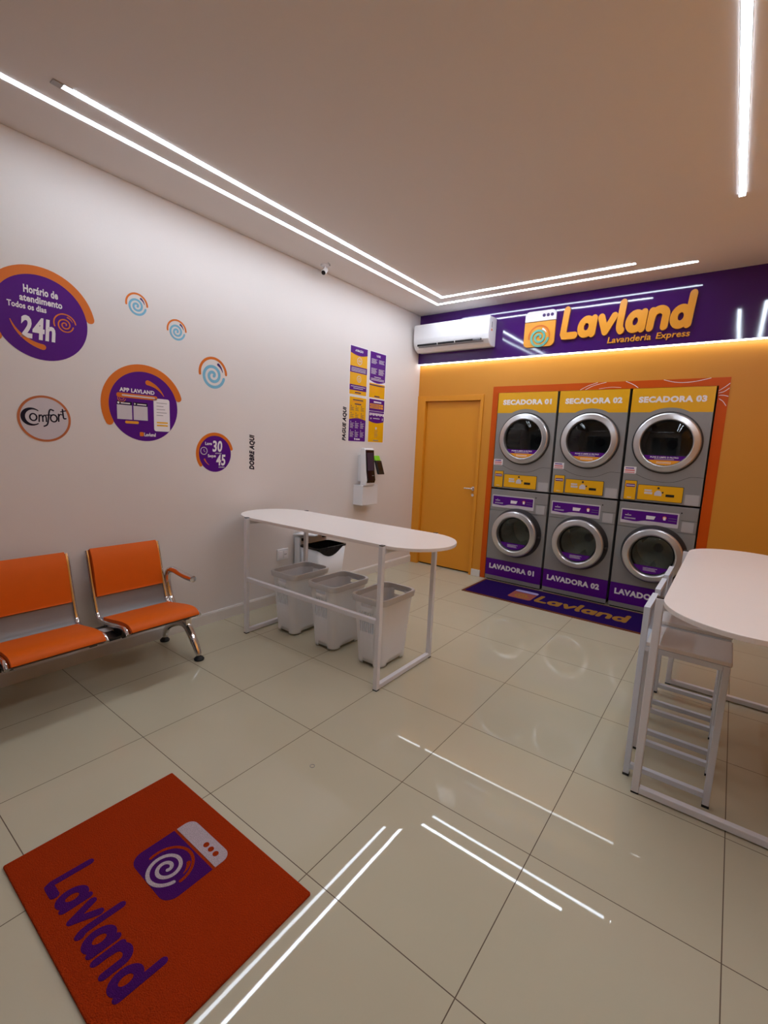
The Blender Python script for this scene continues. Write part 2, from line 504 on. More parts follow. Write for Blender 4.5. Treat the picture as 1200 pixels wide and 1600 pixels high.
# orange vinyl border around the machines
so = thing('vinyl_surround', 'bright orange vinyl border on the wall around the six machines', 'wall graphic', (0, -0.0015, 0), BACK)
sm = MB(BACK); T = .0012
sm = MB()
sm.box(1.022, MX0, 0.0, MZ1, 0, T).box(MX1, 3.226, 0.0, MZ1, 0, T).box(1.022, 3.226, MZ1, 2.254, 0, T)
sm.build('border', M['vinyl_orange'], so)
def swirl(*a):
    MB().stroke(*a).build('swirl_line', M['white'], so)['label'] = 'thin white curved line'
swirl(chaikin([(1.98, 2.186), (2.05, 2.225), (2.14, 2.252)], 2), .004, T, .0016)
swirl(chaikin([(2.03, 2.186), (2.10, 2.225), (2.22, 2.252)], 2), .004, T, .0016)
swirl(chaikin([(2.40, 2.252), (2.47, 2.22), (2.51, 2.188)], 2), .005, T, .0016)
swirl(chaikin([(2.72, 2.252), (2.82, 2.222), (2.95, 2.222), (3.08, 2.252)], 2), .005, T, .0016)
swirl(chaikin([(2.16, 2.190), (2.26, 2.205), (2.36, 2.196)], 2), .003, T, .0016)
for (a, b, c) in (((3.15, 2.14), (3.19, 2.17), (3.222, 2.20)), ((3.15, 2.12), (3.19, 2.13), (3.222, 2.16)), ((3.155, 2.10), (3.19, 2.10), (3.222, 2.09)), ((3.16, 2.07), (3.19, 2.05), (3.215, 2.01))):
    swirl(chaikin([a, b, c], 2), .005, T, .0016)

# ================================================================== LED LIGHTS
LW = 0.033
def led_run(label, pts, name='led_strip_light', material='led', group=None):
    """recessed linear profile following axis-aligned points on the ceiling"""
    x0, y0 = pts[0]
    t = thing(name, label, 'ceiling light', (x0, y0, ZC), None, group)
    d, p = MB(), MB()
    for (ax, ay), (bx, by) in zip(pts[:-1], pts[1:]):
        lo = (min(ax, bx) - x0 - LW / 2, min(ay, by) - y0 - LW / 2); hi = (max(ax, bx) - x0 + LW / 2, max(ay, by) - y0 + LW / 2)
        d.box(lo[0], hi[0], lo[1], hi[1], -0.0025, -0.0006)
        e = 0.003
        p.box(lo[0] - e, hi[0] + e, lo[1] - e, hi[1] + e, -0.0006, 0.0)
    d.build('diffuser', M[material], t); p.build('profile', M['alu'], t)
    for q in (pts[0], pts[-1]):
        box('end_cap', M['alu'], t, q[0] - x0 - LW / 2 - .004, q[0] - x0 + LW / 2 + .004, q[1] - y0 - LW / 2 - .004, q[1] - y0 + LW / 2 + .004, -0.0024, -0.0005)
    return t
# end caps sit at the run's ends; the lit length starts right after them
def led(label, pts, material='led'):
    t = led_run(label, pts, material=material)
    return t
led('inner L-shaped white light line on the ceiling, ending above the left wall stickers', [(0.60, -4.10), (0.60, -0.565), (2.455, -0.565)])
led('outer L-shaped white light line on the ceiling, nearest the left wall and the purple fascia', [(0.43, -4.42), (0.43, -0.37), (2.884, -0.37)], 'led_wall')
led('straight white light line on the ceiling above the right-hand table, farther from the right wall', [(3.178, -1.39), (3.178, -5.2)], 'led_right')
led('straight white light line on the ceiling hard by the right wall', [(3.40, -1.18), (3.40, -5.4)], 'led_right')
led('straight white light line across the ceiling just inside the shop window', [(0.95, -5.75), (2.95, -5.75)], 'led_front')
e_ = [o for o in COL.objects if o.name == 'led_strip_light'][0]
box('end_plate', M['steel_light'], e_, -.020, .020, -.062, -.020, -.006, 0)
for t in [o for o in COL.objects if o.name.startswith('led_strip_light')]:
    t['group'] = 'linear ceiling lights'
fl = thing('fascia_light', 'glowing white light strip under the purple fascia on the back wall', 'light strip', (0, FY, 2.56))
box('diffuser', M['led_fascia'], fl, 0.004, XR - .004, 0.004, 0.022, -0.012, -0.002)
box('profile', M['alu'], fl, 0.002, XR - .002, 0.003, 0.024, -0.002, 0.0)

# ================================================================== SHOP SIGN ON THE FASCIA
sg = thing('shop_sign', 'raised amber lettering and washing machine emblem on the purple fascia', 'sign', (0, FY, 0), BACK)
logo_word(sg, M['amber'], 1.735, 2.885, 2.685, 3.015, 0.004, 0.026, shear=0.10, w=0.33, bevel=0.0)
for c in [c for c in kids(sg)]: pass
for word, xa, xb, za in (('Lavanderia', 2.20, 2.575, 2.614), ('Express', 2.615, 2.88, 2.600)):
    mb = MB(); text(mb, word, xa, xb, za, 2.672, 0.001, 0.012, bold=0.016, shear=0.12)
    mb.build('tagline_word', M['amber'], sg)['label'] = 'small amber tagline lettering'
eb = MB().prism(rrect(1.36, 1.685, 2.640, 2.895, (.05, .05, 0.0, 0.0)), 0.002, 0.022).build('emblem_body', M['amber'], sg)
eb['label'] = 'amber washing machine body of the emblem'
MB().prism(rrect(1.36, 1.685, 2.902, 3.005, (0, 0, .045, .045)), 0.002, 0.022).build('emblem_top', M['white'], sg)['label'] = 'white rounded top of the emblem'
for k in range(3):
    MB().prism(circle(.016, 1.56 + .042 * k, 2.955, 20), 0.022, 0.026).build('emblem_knob', M['dpurple'], sg)
MB().stroke(arcpts(.108, -10, 190, 1.523, 2.745), .016, 0.022, 0.024).build('emblem_arc', M['orange'], sg)
MB().stroke(spiral(2.0, .016, .098, 350, 1.523, 2.735), .022, 0.022, 0.03).build('emblem_spiral', M['teal'], sg)['label'] = 'teal spiral of the emblem'
MB().stroke(arcpts(.082, 25, 62, 1.523, 2.745, 12), [.004 + .016 * k / 12 for k in range(13)], 0.0221, 0.027).build('emblem_drop', M['white'], sg)

# ================================================================== AIR CONDITIONER
ac = thing('air_conditioner', 'white split air conditioner mounted at the left end of the purple fascia', 'air conditioner', (0.04, FY, 2.68))
prof = [(0.0, 0.0), (-0.10, -0.005), (-0.15, 0.02), (-0.185, 0.065), (-0.195, 0.12), (-0.195, 0.285), (-0.18, 0.305), (0.0, 0.315)]
def acring(x): return [(x, y, z) for y, z in prof]
MB().loft([acring(0.0), acring(0.985)]).build('casing', M['acwhite'], ac, bevel=0.012, segs=3)
mb = MB().loft([[(x, -0.192, 0.085), (x, -0.199, 0.13), (x, -0.199, 0.285), (x, -0.189, 0.302)] for x in (0.012, 0.90)], cap=True)
mb.build('front_panel', M['acwhite'], ac, bevel=0.002)
mb = MB()
for a, b in ((0.06, 0.33), (0.345, 0.56), (0.575, 0.90)):
    mb.loft([[(x, -0.186, 0.054), (x, -0.1915, 0.074), (x, -0.196, 0.074), (x, -0.192, 0.052)] for x in (a, b)])
mb.build('air_outlet', M['black'], ac)
MB().loft([[(x, -0.172, 0.038), (x, -0.178, 0.046), (x, -0.182, 0.046), (x, -0.176, 0.036)] for x in (0.07, 0.92)]).build('louver', M['grey'], ac)
box('display', M['grey'], ac, 0.80, 0.89, -0.199, -0.193, 0.058, 0.074)
mb = MB(); mb.box(0.984, 0.9865, -0.13, -0.115, 0.19, 0.25); mb.build('side_label', M['grey'], ac)
box('side_label', M['orange'], ac, 0.984, 0.9865, -0.135, -0.11, 0.155, 0.175)

# ================================================================== LEFT WALL STICKERS
def badge(label, y, z, r, ring, a0, a1):
    t = thing('round_sticker', label, 'sticker', (0, y, z), LEFT, 'stickers on the left wall')
    MB().prism(circle(r), 0, .001).build('disc', M['purple'], t)
    MB().stroke(arcpts((r + ring) / 2 + .0, a0, a1), ring - r + .004, .0, .0016).build('orange_arc', M['orange'], t)
    return t
Z1, Z2 = .001, .0018
def put(t, name, m, fn, label=None):
    mb = MB(); fn(mb); o = mb.build(name, m, t)
    if label: o['label'] = label
    return o
# opening hours
t = badge('largest round purple sticker with orange arc reading 24h, high on the left wall', -4.065, 2.18, .238, .282, 11, 212)
put(t, 'heading_text', M['white'], lambda m: (text(m, 'Horário de', -.085, .085, .125, .168, Z1, Z2, .033), text(m, 'atendimento', -.105, .105, .076, .115, Z1, Z2, .033)))
put(t, 'days_text', M['white'], lambda m: text(m, 'Todos os dias', -.165, .022, .033, .066, Z1, Z2, .03))
put(t, 'hours_text', M['white'], lambda m: text(m, '24h', -.112, .062, -.125, .0, Z1, Z2, .035, .12))
put(t, 'spiral', M['orange'], lambda m: (m.stroke(spiral(2, .006, .044, 350, .115, -.012), .007, Z1, Z2), m.stroke(arcpts(.058, 10, 200, .115, -.008), .007, Z1, Z2), m.stroke(arcpts(.045, 25, 70, .115, -.008, 10), [.002 + .006 * k / 10 for k in range(11)], Z1, Z2)))
put(t, 'swoosh', M['orange'], lambda m: m.stroke(arcpts(.185, 198, 262, .02, .02, 20), [.004 + .028 * k / 20 for k in range(21)], Z1, Z2))
# app sticker
t = badge('round purple sticker with orange arc and a white phone picture, middle of the left wall', -3.485, 1.725, .238, .282, 18, 206)
put(t, 'heading_text', M['white'], lambda m: text(m, 'APP LAVLAND', -.165, .07, .088, .115, Z1, Z2, .035))
put(t, 'text_bar', M['orange'], lambda m: m.prism(rrect(-.185, .09, .05, .080, .013), Z1, Z2))
put(t, 'bar_text', M['offwhite'], lambda m: lines(m, -.15, .07, [.065], .010, Z2, Z2 + .0005))
put(t, 'small_spiral', M['orange'], lambda m: m.stroke(spiral(2, .004, .028, 350, -.155, .045), .004, Z1, Z2))
put(t, 'code_panel', M['offwhite'], lambda m: (m.box(-.185, -.088, -.095, .0, Z1, Z2), m.box(-.078, .018, -.095, .0, Z1, Z2)), 'two plain pale square panels')
put(t, 'store_tab', M['ink'], lambda m: (m.box(-.185, -.088, .002, .024, Z1, Z2), m.box(-.078, .018, .002, .024, Z1, Z2)))
put(t, 'store_text', M['white'], lambda m: (m.prism(circle(.007, -.175, .013, 16), Z2, Z2 + .0004), lines(m, -.16, -.1, [.012], .007, Z2, Z2 + .0004), m.prism([(-.072, .006), (-.06, .013), (-.072, .02)], Z2, Z2 + .0004), lines(m, -.052, .01, [.012], .007, Z2, Z2 + .0004)))
put(t, 'caption', M['amber'], lambda m: m.prism(rrect(-.135, -.045, -.122, -.104, .008), Z1, Z2))
put(t, 'phone', M['white'], lambda m: m.prism(rrect(.062, .178, -.165, .065, .016), Z1, Z2), 'white phone picture')
put(t, 'phone_text', M['grey'], lambda m: lines(m, .082, .16, [.035, .012, -.010, -.032, -.052], .0035, Z2, Z2 + .0004, .5))
put(t, 'phone_card', M['yellow'], lambda m: (m.box(.082, .162, -.108, -.098, Z2, Z2 + .0004), m.box(.082, .162, -.128, -.118, Z2, Z2 + .0004)))
put(t, 'swoosh', M['orange'], lambda m: m.stroke(arcpts(.17, 30, 78, -.01, .0, 20), [.004 + .030 * k / 20 for k in range(21)], Z1, Z2))
put(t, 'emblem', M['orange'], lambda m: m.prism(rrect(-.04, -.013, -.205, -.176, .006), Z1, Z2))
lw = MB(); 
logo_word(t, M['white'], -.010, .072, -.205, -.178, Z1, Z2, w=.3)
# duration sticker
t = badge('small round purple sticker with orange arc reading 30 and 45, low on the left wall', -2.935, 1.405, .145, .166, 15, 215)
put(t, 'wash_text', M['white'], lambda m: text(m, 'Lave', -.088, -.03, .068, .092, Z1, Z2, .03))
put(t, 'wash_minutes', M['white'], lambda m: text(m, '30', -.024, .064, .015, .105, Z1, Z2, .03, .08))
put(t, 'dry_text', M['white'], lambda m: text(m, 'Seque', -.066, .004, -.035, -.004, Z1, Z2, .03))
put(t, 'dry_minutes', M['white'], lambda m: text(m, '45', .008, .092, -.095, -.005, Z1, Z2, .03, .08))
put(t, 'unit_text', M['offwhite'], lambda m: text(m, 'minutos', .0, .056, -.001, .011, Z1, Z2, .02))
put(t, 'unit_text', M['offwhite'], lambda m: text(m, 'minutos', .03, .084, -.113, -.100, Z1, Z2, .02))
put(t, 'clock_icon', M['offwhite'], lambda m: (m.stroke(circle(.028, -.10, .022, 28), .006, Z1, Z2, True), m.stroke([(-.10, .036), (-.10, .022), (-.09, .014)], .004, Z1, Z2)))
put(t, 'swoosh', M['orange'], lambda m: m.stroke(arcpts(.105, 205, 238, 0, 0, 12), [.012 - .01 * k / 12 for k in range(13)], Z1, Z2))
# round script sticker
t = thing('round_sticker', 'round pale sticker with thin orange rim and dark script lettering on the left wall', 'sticker', (0, -4.082, 1.60), LEFT, 'stickers on the left wall')
put(t, 'disc', M['offwhite'], lambda m: m.prism(circle(.132), 0, .001))
put(t, 'orange_rim', mat('burnt_orange_print', (190, 104, 58), .4), lambda m: m.stroke(circle(.130, n=72), .013, 0, .0016, True))
def comfort(m):
    a, b = Z1, Z2
    cpts = arcpts(.047, 52, 305, -.062, .008, 30)
    m.stroke(cpts, [.006 + .016 * sin(pi * k / 30) ** 1.5 for k in range(31)], a, b)
    m.stroke(ell(-.058, .006, .017, .020), .008, a, b, True)
    mm = [(-.030, -.018), (-.028, .020)]
    m.stroke(mm, .007, a, b)
    m.stroke(chaikin([(-.029, .008), (-.020, .024), (-.011, .014), (-.011, -.016)], 2), .007, a, b)
    m.stroke(chaikin([(-.011, .008), (-.002, .024), (.007, .014), (.007, -.016)], 2), .007, a, b)
    m.stroke(chaikin([(.046, .052), (.028, .060), (.021, .035), (.018, .0), (.012, -.036), (-.006, -.044)], 3), [.003, ] + [.008] * 39 + [.004] if False else .008, a, b)
    m.stroke([(.006, .022), (.050, .026)], .006, a, b)
    m.stroke(ell(.046, .006, .017, .021), .008, a, b, True)
    m.stroke([(.071, -.010), (.072, .032)], .008, a, b)
    m.stroke(chaikin([(.072, .016), (.080, .034), (.090, .030)], 2), .006, a, b)
    m.stroke(chaikin([(.094, .062), (.096, .030), (.098, .006), (.110, .008)], 2), .008, a, b)
    m.stroke([(.084, .048), (.112, .056)], .006, a, b)
put(t, 'script_lettering', M['ink'], comfort)
# three spirals
for (lab, y, z, r) in (('pale blue spiral sticker with orange arc, highest of the three on the left wall', -3.518, 2.396, .074),
                       ('pale blue spiral sticker with orange arc, between the other two on the left wall', -3.239, 2.29, .074),
                       ('pale blue spiral sticker with orange arc, largest and lowest of the three', -2.947, 2.030, .122)):
    t = thing('spiral_sticker', lab, 'sticker', (0, y, z), LEFT, 'spiral stickers on the left wall')
    put(t, 'orange_arc', M['orange'], lambda m: m.stroke(arcpts(r * .94, 2, 188), r * .16, 0, .001))
    put(t, 'blue_spiral', M['blue'], lambda m: m.stroke(spiral(2.05, r * .08, r * .80, 350, -r * .02, -r * .13), r * .185, 0, .001))
    put(t, 'purple_drop', M['dpurple'], lambda m: m.stroke(arcpts(r * .70, 12, 58, 0, 0, 14), [r * (.03 + .14 * k / 14) for k in range(15)], 0.0002, .0012))
# lettering that reads upwards
for (body, y0, y1, z0, z1, lab) in (('DOBRE AQUI', -2.606, -2.545, 1.272, 1.572, 'dark upright wall lettering beside the small round sticker, above the long table'),
                                    ('PAGUE AQUI', -1.432, -1.366, 1.562, 1.916, 'dark upright wall lettering left of the four posters')):
    ym, zm = (y0 + y1) / 2, z0
    mb = MB(); text(mb, body, y0 - ym, y1 - ym, 0, z1 - z0, 0, .001, bold=.05, shear=.22, rot=1)
    o = mb.build('wall_lettering', M['ink']); o.matrix_world = Matrix.Translation((0, ym, zm)) @ LEFT
    tag(o, lab, 'lettering', 'upright lettering on the left wall')

# ================================================================== POSTERS
def poster(label, y0, y1, z0, z1):
    t = thing('poster', label, 'poster', (0, (y0 + y1) / 2, z0), LEFT, 'posters by the payment terminal')
    w, h = (y1 - y0) / 2, z1 - z0
    put(t, 'sheet', M['white'], lambda m: m.box(-w, w, 0, h, 0, .001))
    return t, w - .010, h - .008
def dips(x0, x1, y0, y1, dip, n=14):
    """rectangle whose lower edge sags in the middle"""
    return [(x0 + (x1 - x0) * k / n, y0 - dip * sin(pi * k / n)) for k in range(n + 1)] + [(x1, y1), (x0, y1)]
# top left
t, w, h = poster('upper left poster of the four, yellow with purple bands and two pale icons', -1.350, -1.050, 2.050, 2.560)
put(t, 'yellow_field', M['yellow'], lambda m: m.box(-w, w, .008, h, Z1, Z1 + .0004))
put(t, 'purple_header', M['purple'], lambda m: m.prism(dips(-w, w, .435, h, .022), Z1, Z2))
put(t, 'header_text', M['white'], lambda m: text(m, 'ATENÇÃO', -.065, .065, .448, .478, Z2, Z2 + .0004, .03))
put(t, 'purple_band', M['purple'], lambda m: m.box(-w, w, .235, .300, Z1, Z2))
put(t, 'purple_band', M['purple'], lambda m: m.box(-w, w, .052, .110, Z1, Z2))
put(t, 'band_text', M['offwhite'], lambda m: lines(m, -w + .02, w - .02, [.282, .266, .251], .007, Z2, Z2 + .0004))
put(t, 'band_text', M['offwhite'], lambda m: (lines(m, -w + .02, w - .02, [.092], .007, Z2, Z2 + .0004), lines(m, -.08, .08, [.074], .007, Z2, Z2 + .0004)))
put(t, 'icon', M['offwhite'], lambda m: (m.stroke(circle(.036, .01, .362, 28), .008, Z1, Z2, True), m.stroke([(-.01, .362), (.03, .362)], .008, Z1, Z2), m.stroke([(.01, .345), (.01, .38)], .006, Z1, Z2),
                                         m.stroke(circle(.032, .01, .175, 28), .008, Z1, Z2, True), m.stroke(circle(.013, .01, .172, 16), .006, Z1, Z2, True)))
put(t, 'footer_text', M['dpurple'], lambda m: lines(m, -.05, .05, [.03], .012, Z1 + .0004, Z2))
# top right
t, w, h = poster('upper right poster of the four, purple above and yellow below', -1.020, -.718, 2.050, 2.560)
put(t, 'yellow_field', M['yellow'], lambda m: m.box(-w, w, .008, .165, Z1, Z1 + .0004))
put(t, 'purple_field', M['purple'], lambda m: m.prism(dips(-w, w, .195, h, .025), Z1, Z2))
put(t, 'purple_stripe', M['dpurple'], lambda m: m.prism(dips(-w, w, .142, .152, .004), Z1 + .0004, Z2))
put(t, 'header_text', M['white'], lambda m: text(m, 'USE', -.03, .04, .455, .478, Z2, Z2 + .0004, .03))
put(t, 'column_text', M['offwhite'], lambda m: [lines(m, x, x + .105, [y - .011 * k for k in range(n)], .005, Z2, Z2 + .0004, .3) for x, y, n in ((-.12, .425, 5), (.015, .425, 4), (-.12, .325, 6), (.015, .325, 6))])
put(t, 'footer_text', M['offwhite'], lambda m: (lines(m, -.06, .06, [.235], .008, Z2, Z2 + .0004), lines(m, -.12, .12, [.216, .202], .007, Z2, Z2 + .0004)))
put(t, 'notes_text', M['amber'], lambda m: [lines(m, x, x + .11, [.125 - .012 * k for k in range(6)], .005, Z1 + .0004, Z2, .4) for x in (-.12, .015)])
put(t, 'foot_line', M['dpurple'], lambda m: lines(m, -.045, .05, [.025], .012, Z1 + .0004, Z2))
# bottom left
t, w, h = poster('lower left poster of the four, yellow above and purple below', -1.342, -1.044, 1.555, 2.040)
put(t, 'yellow_field', M['yellow'], lambda m: m.box(-w, w, .230, h, Z1, Z1 + .0004))
put(t, 'purple_field', M['purple'], lambda m: m.prism([(x, .462 - .0 - y) if False else (x, y) for x, y in [(-w, .008), (w, .008)] + [(w - 2 * w * k / 14, .238 + .018 * sin(pi * k / 14)) for k in range(15)]], Z1 + .0004, Z2))
put(t, 'header_text', M['dpurple'], lambda m: (lines(m, -.085, .085, [.447], .010, Z1 + .0004, Z2), lines(m, -.055, .055, [.405], .012, Z1 + .0004, Z2)))
put(t, 'header_bar', M['amber'], lambda m: lines(m, -.095, .095, [.427], .014, Z1 + .0004, Z2))
put(t, 'step_text', M['dpurple'], lambda m: [(m.prism(circle(.006, x, y + .012, 12), Z1 + .0004, Z2), lines(m, x - .01, x + .05, [y - .004, y - .014, y - .024, y - .034], .003, Z1 + .0004, Z2, .4)) for x in (-.11, -.03, .06) for y in (.37, .295)])
put(t, 'tip_text', M['offwhite'], lambda m: [(m.prism(circle(.006, x, y + .012, 12), Z2, Z2 + .0004), lines(m, x - .01, x + .055, [y - .004 - .010 * k for k in range(6)], .004, Z2, Z2 + .0004, .4)) for x in (-.11, -.03, .06) for y in (.205, .11)])
put(t, 'logo_text', M['white'], lambda m: (lines(m, -.02, .05, [.03], .014, Z2, Z2 + .0004), m.prism(rrect(-.045, -.027, .022, .042, .003), Z2, Z2 + .0004)))
# bottom right
t, w, h = poster('lower right poster of the four, purple with large white lettering above plain yellow', -1.010, -.712, 1.555, 2.050)
put(t, 'yellow_field', M['yellow'], lambda m: m.box(-w, w, .008, .27, Z1, Z1 + .0004))
put(t, 'purple_field', M['purple'], lambda m: m.prism(dips(-w, w, .245, h, .022), Z1 + .0004, Z2))
put(t, 'header_text', M['white'], lambda m: lines(m, -.06, .08, [.458], .016, Z2, Z2 + .0004))
put(t, 'price_bars', M['amber'], lambda m: (m.box(-.125, .115, .415, .437, Z2, Z2 + .0004), m.box(-.125, .115, .385, .409, Z2, Z2 + .0004)))
put(t, 'price_lines', M['dpurple'], lambda m: (lines(m, -.11, .05, [.426, .397], .006, Z2 + .0004, Z2 + .0008), m.box(.068, .073, .385, .437, Z2 + .0004, Z2 + .0008)))
put(t, 'rule', M['offwhite'], lambda m: m.box(-w, w, .352, .358, Z2, Z2 + .0004))
put(t, 'large_text', M['white'], lambda m: [m.box(-.125 + .03 * k, -.103 + .03 * k, .305 + .006 * (k % 2), .335, Z2, Z2 + .0004) for k in range(9)])
put(t, 'small_text', M['offwhite'], lambda m: (lines(m, -.06, .06, [.275], .009, Z2, Z2 + .0004), m.prism(circle(.010, -.10, .272, 14), Z2, Z2 + .0004), m.box(.105, .12, .258, .285, Z2, Z2 + .0004)))
put(t, 'yellow_notes', M['offwhite'], lambda m: m.prism(circle(.016, .0, .165, 18), Z1 + .0004, Z2))
put(t, 'yellow_text', M['grey'], lambda m: (lines(m, -.03, .04, [.135, .118, .100, .084, .066], .004, Z1 + .0004, Z2, .3), lines(m, -.045, .05, [.028], .012, Z1 + .0004, Z2)))

# ================================================================== PAYMENT TERMINAL AND CARD READER
kt = thing('payment_terminal', 'white wall-mounted payment terminal with tall bent black screen below the posters', 'payment terminal', (0, -1.12, 1.085), LEFT)
side = [(0.075, 0.0), (0.155, 0.0), (0.166, 0.06), (0.150, 0.15), (0.128, 0.395), (0.115, 0.41), (0.075, 0.41), (0.065, 0.38)]   # (out, up)
MB().loft([[(x, up, out) for out, up in side] for x in (-.078, .082)]).build('casing', M['acwhite'], kt, bevel=0.010, segs=3)
scr = [(0.160, 0.03), (0.169, 0.062), (0.154, 0.152), (0.132, 0.388)]
mb = MB(); mb.loft([[(x, up, out - .004) for out, up in scr] + [(x, up, out + .0015) for out, up in reversed(scr)] for x in (-.068, .072)])
mb.build('screen', M['screen'], kt, bevel=0.001)
mb = MB(); mb.loft([[(x, up, out + o) for out, up, o in ((.1545, .165, .001), (.135, .36, .001), (.135, .36, .0024), (.1545, .165, .0024))] for x in (-.052, .055)])
mb.build('screen_picture', mat('dim_screen_picture', (62, 52, 70), .15), kt)
box('wall_mount', M['acwhite'], kt, -.03, .055, .04, .33, 0, .08)
box('card_slot', M['grey'], kt, .02, .055, .105, .112, .155, .163)
wbx = thing('terminal_box', 'plain white metal box fixed to the wall under the payment terminal', 'box', (0, -1.085, .865), LEFT)
box('case', M['acwhite'], wbx, -.135, .135, 0, .215, 0, .135, bevel=.004)
box('lid', M['acwhite'], wbx, -.137, .137, .215, .221, 0, .137, bevel=.001)
gr = thing('card_reader', 'small black card reader with lime green top beside the payment terminal', 'card reader', (0, -.885, 1.20), LEFT)
mb = MB(); mb.loft([[(x, 0.0, .10), (x, .155, .045), (x, .155, .075), (x, 0.0, .13)] for x in (-.045, .06)])
mb.build('body', M['black'], gr, bevel=.006)
mb = MB(); mb.loft([[(x, .153, .042), (x, .205, .030), (x, .215, .05), (x, .153, .077)] for x in (-.045, .05)])
mb.build('green_top', M['green'], gr, bevel=.012, segs=3)['label'] = 'lime green rounded top'
mb = MB(); mb.loft([[(x, .05, .1135), (x, .135, .0835), (x, .135, .0845), (x, .05, .1145)] for x in (-.03, .045)])
mb.build('screen', M['screen'], gr)
box('bracket', M['acwhite'], gr, -.02, .035, .05, .12, 0, .075)

# security camera on the ceiling
sc = thing('security_camera', 'small white security camera hanging from the ceiling by the left wall', 'camera', (.135, -1.88, ZC))
MB().lathe([(0, 0), (.042, 0), (.040, -.012), (.0, -.014)], n=28).build('mount_base', M['acwhite'], sc, smooth=True)
MB().tube([(0, 0, -.012), (0.0, -.004, -.03), (-.005, -.012, -.045)], .009).build('arm', M['acwhite'], sc, smooth=True)
d = Vector((.35, -.72, -.60)).normalized()
q = Vector((-.008, -.0, -.055))
MB().tube([q - d * .045, q - d * .04, q + d * .03, q + d * .034], [.018, .024, .024, .021], n=20).build('camera_body', M['acwhite'], sc, smooth=True)
MB().tube([q + d * .033, q + d * .037], [.020, .018], n=20).build('lens', M['black'], sc, smooth=True)
MB().tube([(.03, .01, -.002), (.05, .015, -.012), (.062, -.005, -.006), (.06, -.03, 0)], .002, n=6).build('cable', M['grey'], sc)

# power outlet
po = thing('power_outlet', 'white double power outlet on the left wall under the long table', 'outlet', (0, -2.225, .46), LEFT)
box('cover_plate', M['acwhite'], po, -.068, .068, -.055, .055, 0, .010, bevel=.004)
box('socket', M['white'], po, -.052, -.008, -.035, .035, .010, .014, bevel=.003)
box('socket', M['white'], po, .008, .052, -.035, .035, .010, .014, bevel=.003)
mb = MB()
for x in (.02, .03, .04): mb.prism(circle(.0035, x, .0, 10), .014, .0145)
mb.build('pin_holes', M['black'], po)

# ================================================================== LAUNDRY MACHINES
PITCH = 0.685
XC = [1.4325, 2.1175, 2.8025]
YM = -0.02
HW = 0.330

def arc_notch(z_edge, cz, R, x0, x1, ztop, n=22):
    hc = math.sqrt(R * R - (z_edge - cz) ** 2)
    a0 = math.atan2(z_edge - cz, hc)
    arc = [(R * cos(a), cz + R * sin(a)) for a in [pi - a0 + (2 * a0 - pi) * k / n for k in range(n + 1)]]
    return [(x0, z_edge)] + arc + [(x1, z_edge), (x1, ztop), (x0, ztop)]

def plate_with_hole(mb, x0, x1, y0, y1, cx, cy, r, z0, z1, n=64):
    """rectangular plate with a round hole: ring of quads, thick"""
    inner, outer = [], []
    for k in range(n):
        a = 2 * pi * k / n
        c, s = cos(a), sin(a)
        tx = ((x1 - cx) / c if c > 1e-9 else (x0 - cx) / c if c < -1e-9 else 1e9)
        ty = ((y1 - cy) / s if s > 1e-9 else (y0 - cy) / s if s < -1e-9 else 1e9)
        t = min(tx, ty)
        inner.append((cx + r * c, cy + r * s)); outer.append((cx + t * c, cy + t * s))
    # snap nearest outer samples to the corners
    for (qx, qy) in ((x0, y0), (x1, y0), (x1, y1), (x0, y1)):
        k = min(range(n), key=lambda i: (outer[i][0] - qx) ** 2 + (outer[i][1] - qy) ** 2)
        outer[k] = (qx, qy)
    rings = [[(x, y, z0) for x, y in inner], [(x, y, z1) for x, y in inner], [(x, y, z1) for x, y in outer], [(x, y, z0) for x, y in outer]]
    mb.loft(rings, cap=False)
    mb.loft([rings[3], rings[0]], cap=False)
    return mb

def local(o_list=None):
    return None

def door_ring(parent, cx, cz, prof, material, name, label=None):
    mb = MB(BACK)
    rings = []
    n = 72
    for r, h in prof:
        rings.append([(cx + r * cos(2 * pi * k / n), cz + r * sin(2 * pi * k / n), h) for k in range(n)])
    mb.loft(rings, cap=False)
    o = mb.build(name, material, parent, smooth=True)
    o.data.set_sharp_from_angle(angle=radians(13))
    if label: o['label'] = label
    return o

def drum(parent, cx, cz, r, depth, name='drum'):
    mb = MB(BACK); n = 48
    mb.loft([[(cx + rr * cos(2 * pi * k / n), cz + rr * sin(2 * pi * k / n), h) for k in range(n)] for rr, h in ((r, -.002), (r, -depth), (r * .3, -depth - .01), (.01, -depth - .01))], cap=False)
    for a in (20, 140, 260):      # lifting ribs
        c, s = cos(radians(a)), sin(radians(a))
        p = [(cx + (r - .002) * cos(radians(a - 10)), cz + (r - .002) * sin(radians(a - 10))), (cx + (r - .06) * c, cz + (r - .06) * s), (cx + (r - .002) * cos(radians(a + 10)), cz + (r - .002) * sin(radians(a + 10)))]
        mb.loft([[(x, y, -.03) for x, y in p], [(x, y, -depth + .005) for x, y in p]], cap=True)
    mb.lathe  # noqa
    o = mb.build(name, M['drum'], parent)
    hub = MB(BACK); hub.prism(circle(.045, cx, cz, 24), -depth, -depth + .02)
    hub.build('drum_hub', M['steel_light'], o)
    return o

def chord(cx, cz, r, zlo, zhi, n=14):
    """band of a disc between two heights"""
    pts = []
    a0, a1 = math.asin(max(-1, (zlo - cz) / r)), math.asin((zhi - cz) / r)
    for k in range(n + 1):
        a = a0 + (a1 - a0) * k / n; pts.append((cx + r * cos(a), cz + r * sin(a)))
    for k in range(n + 1):
        a = a1 + (a0 - a1) * k / n; pts.append((cx - r * cos(a), cz + r * sin(a)))
    return pts

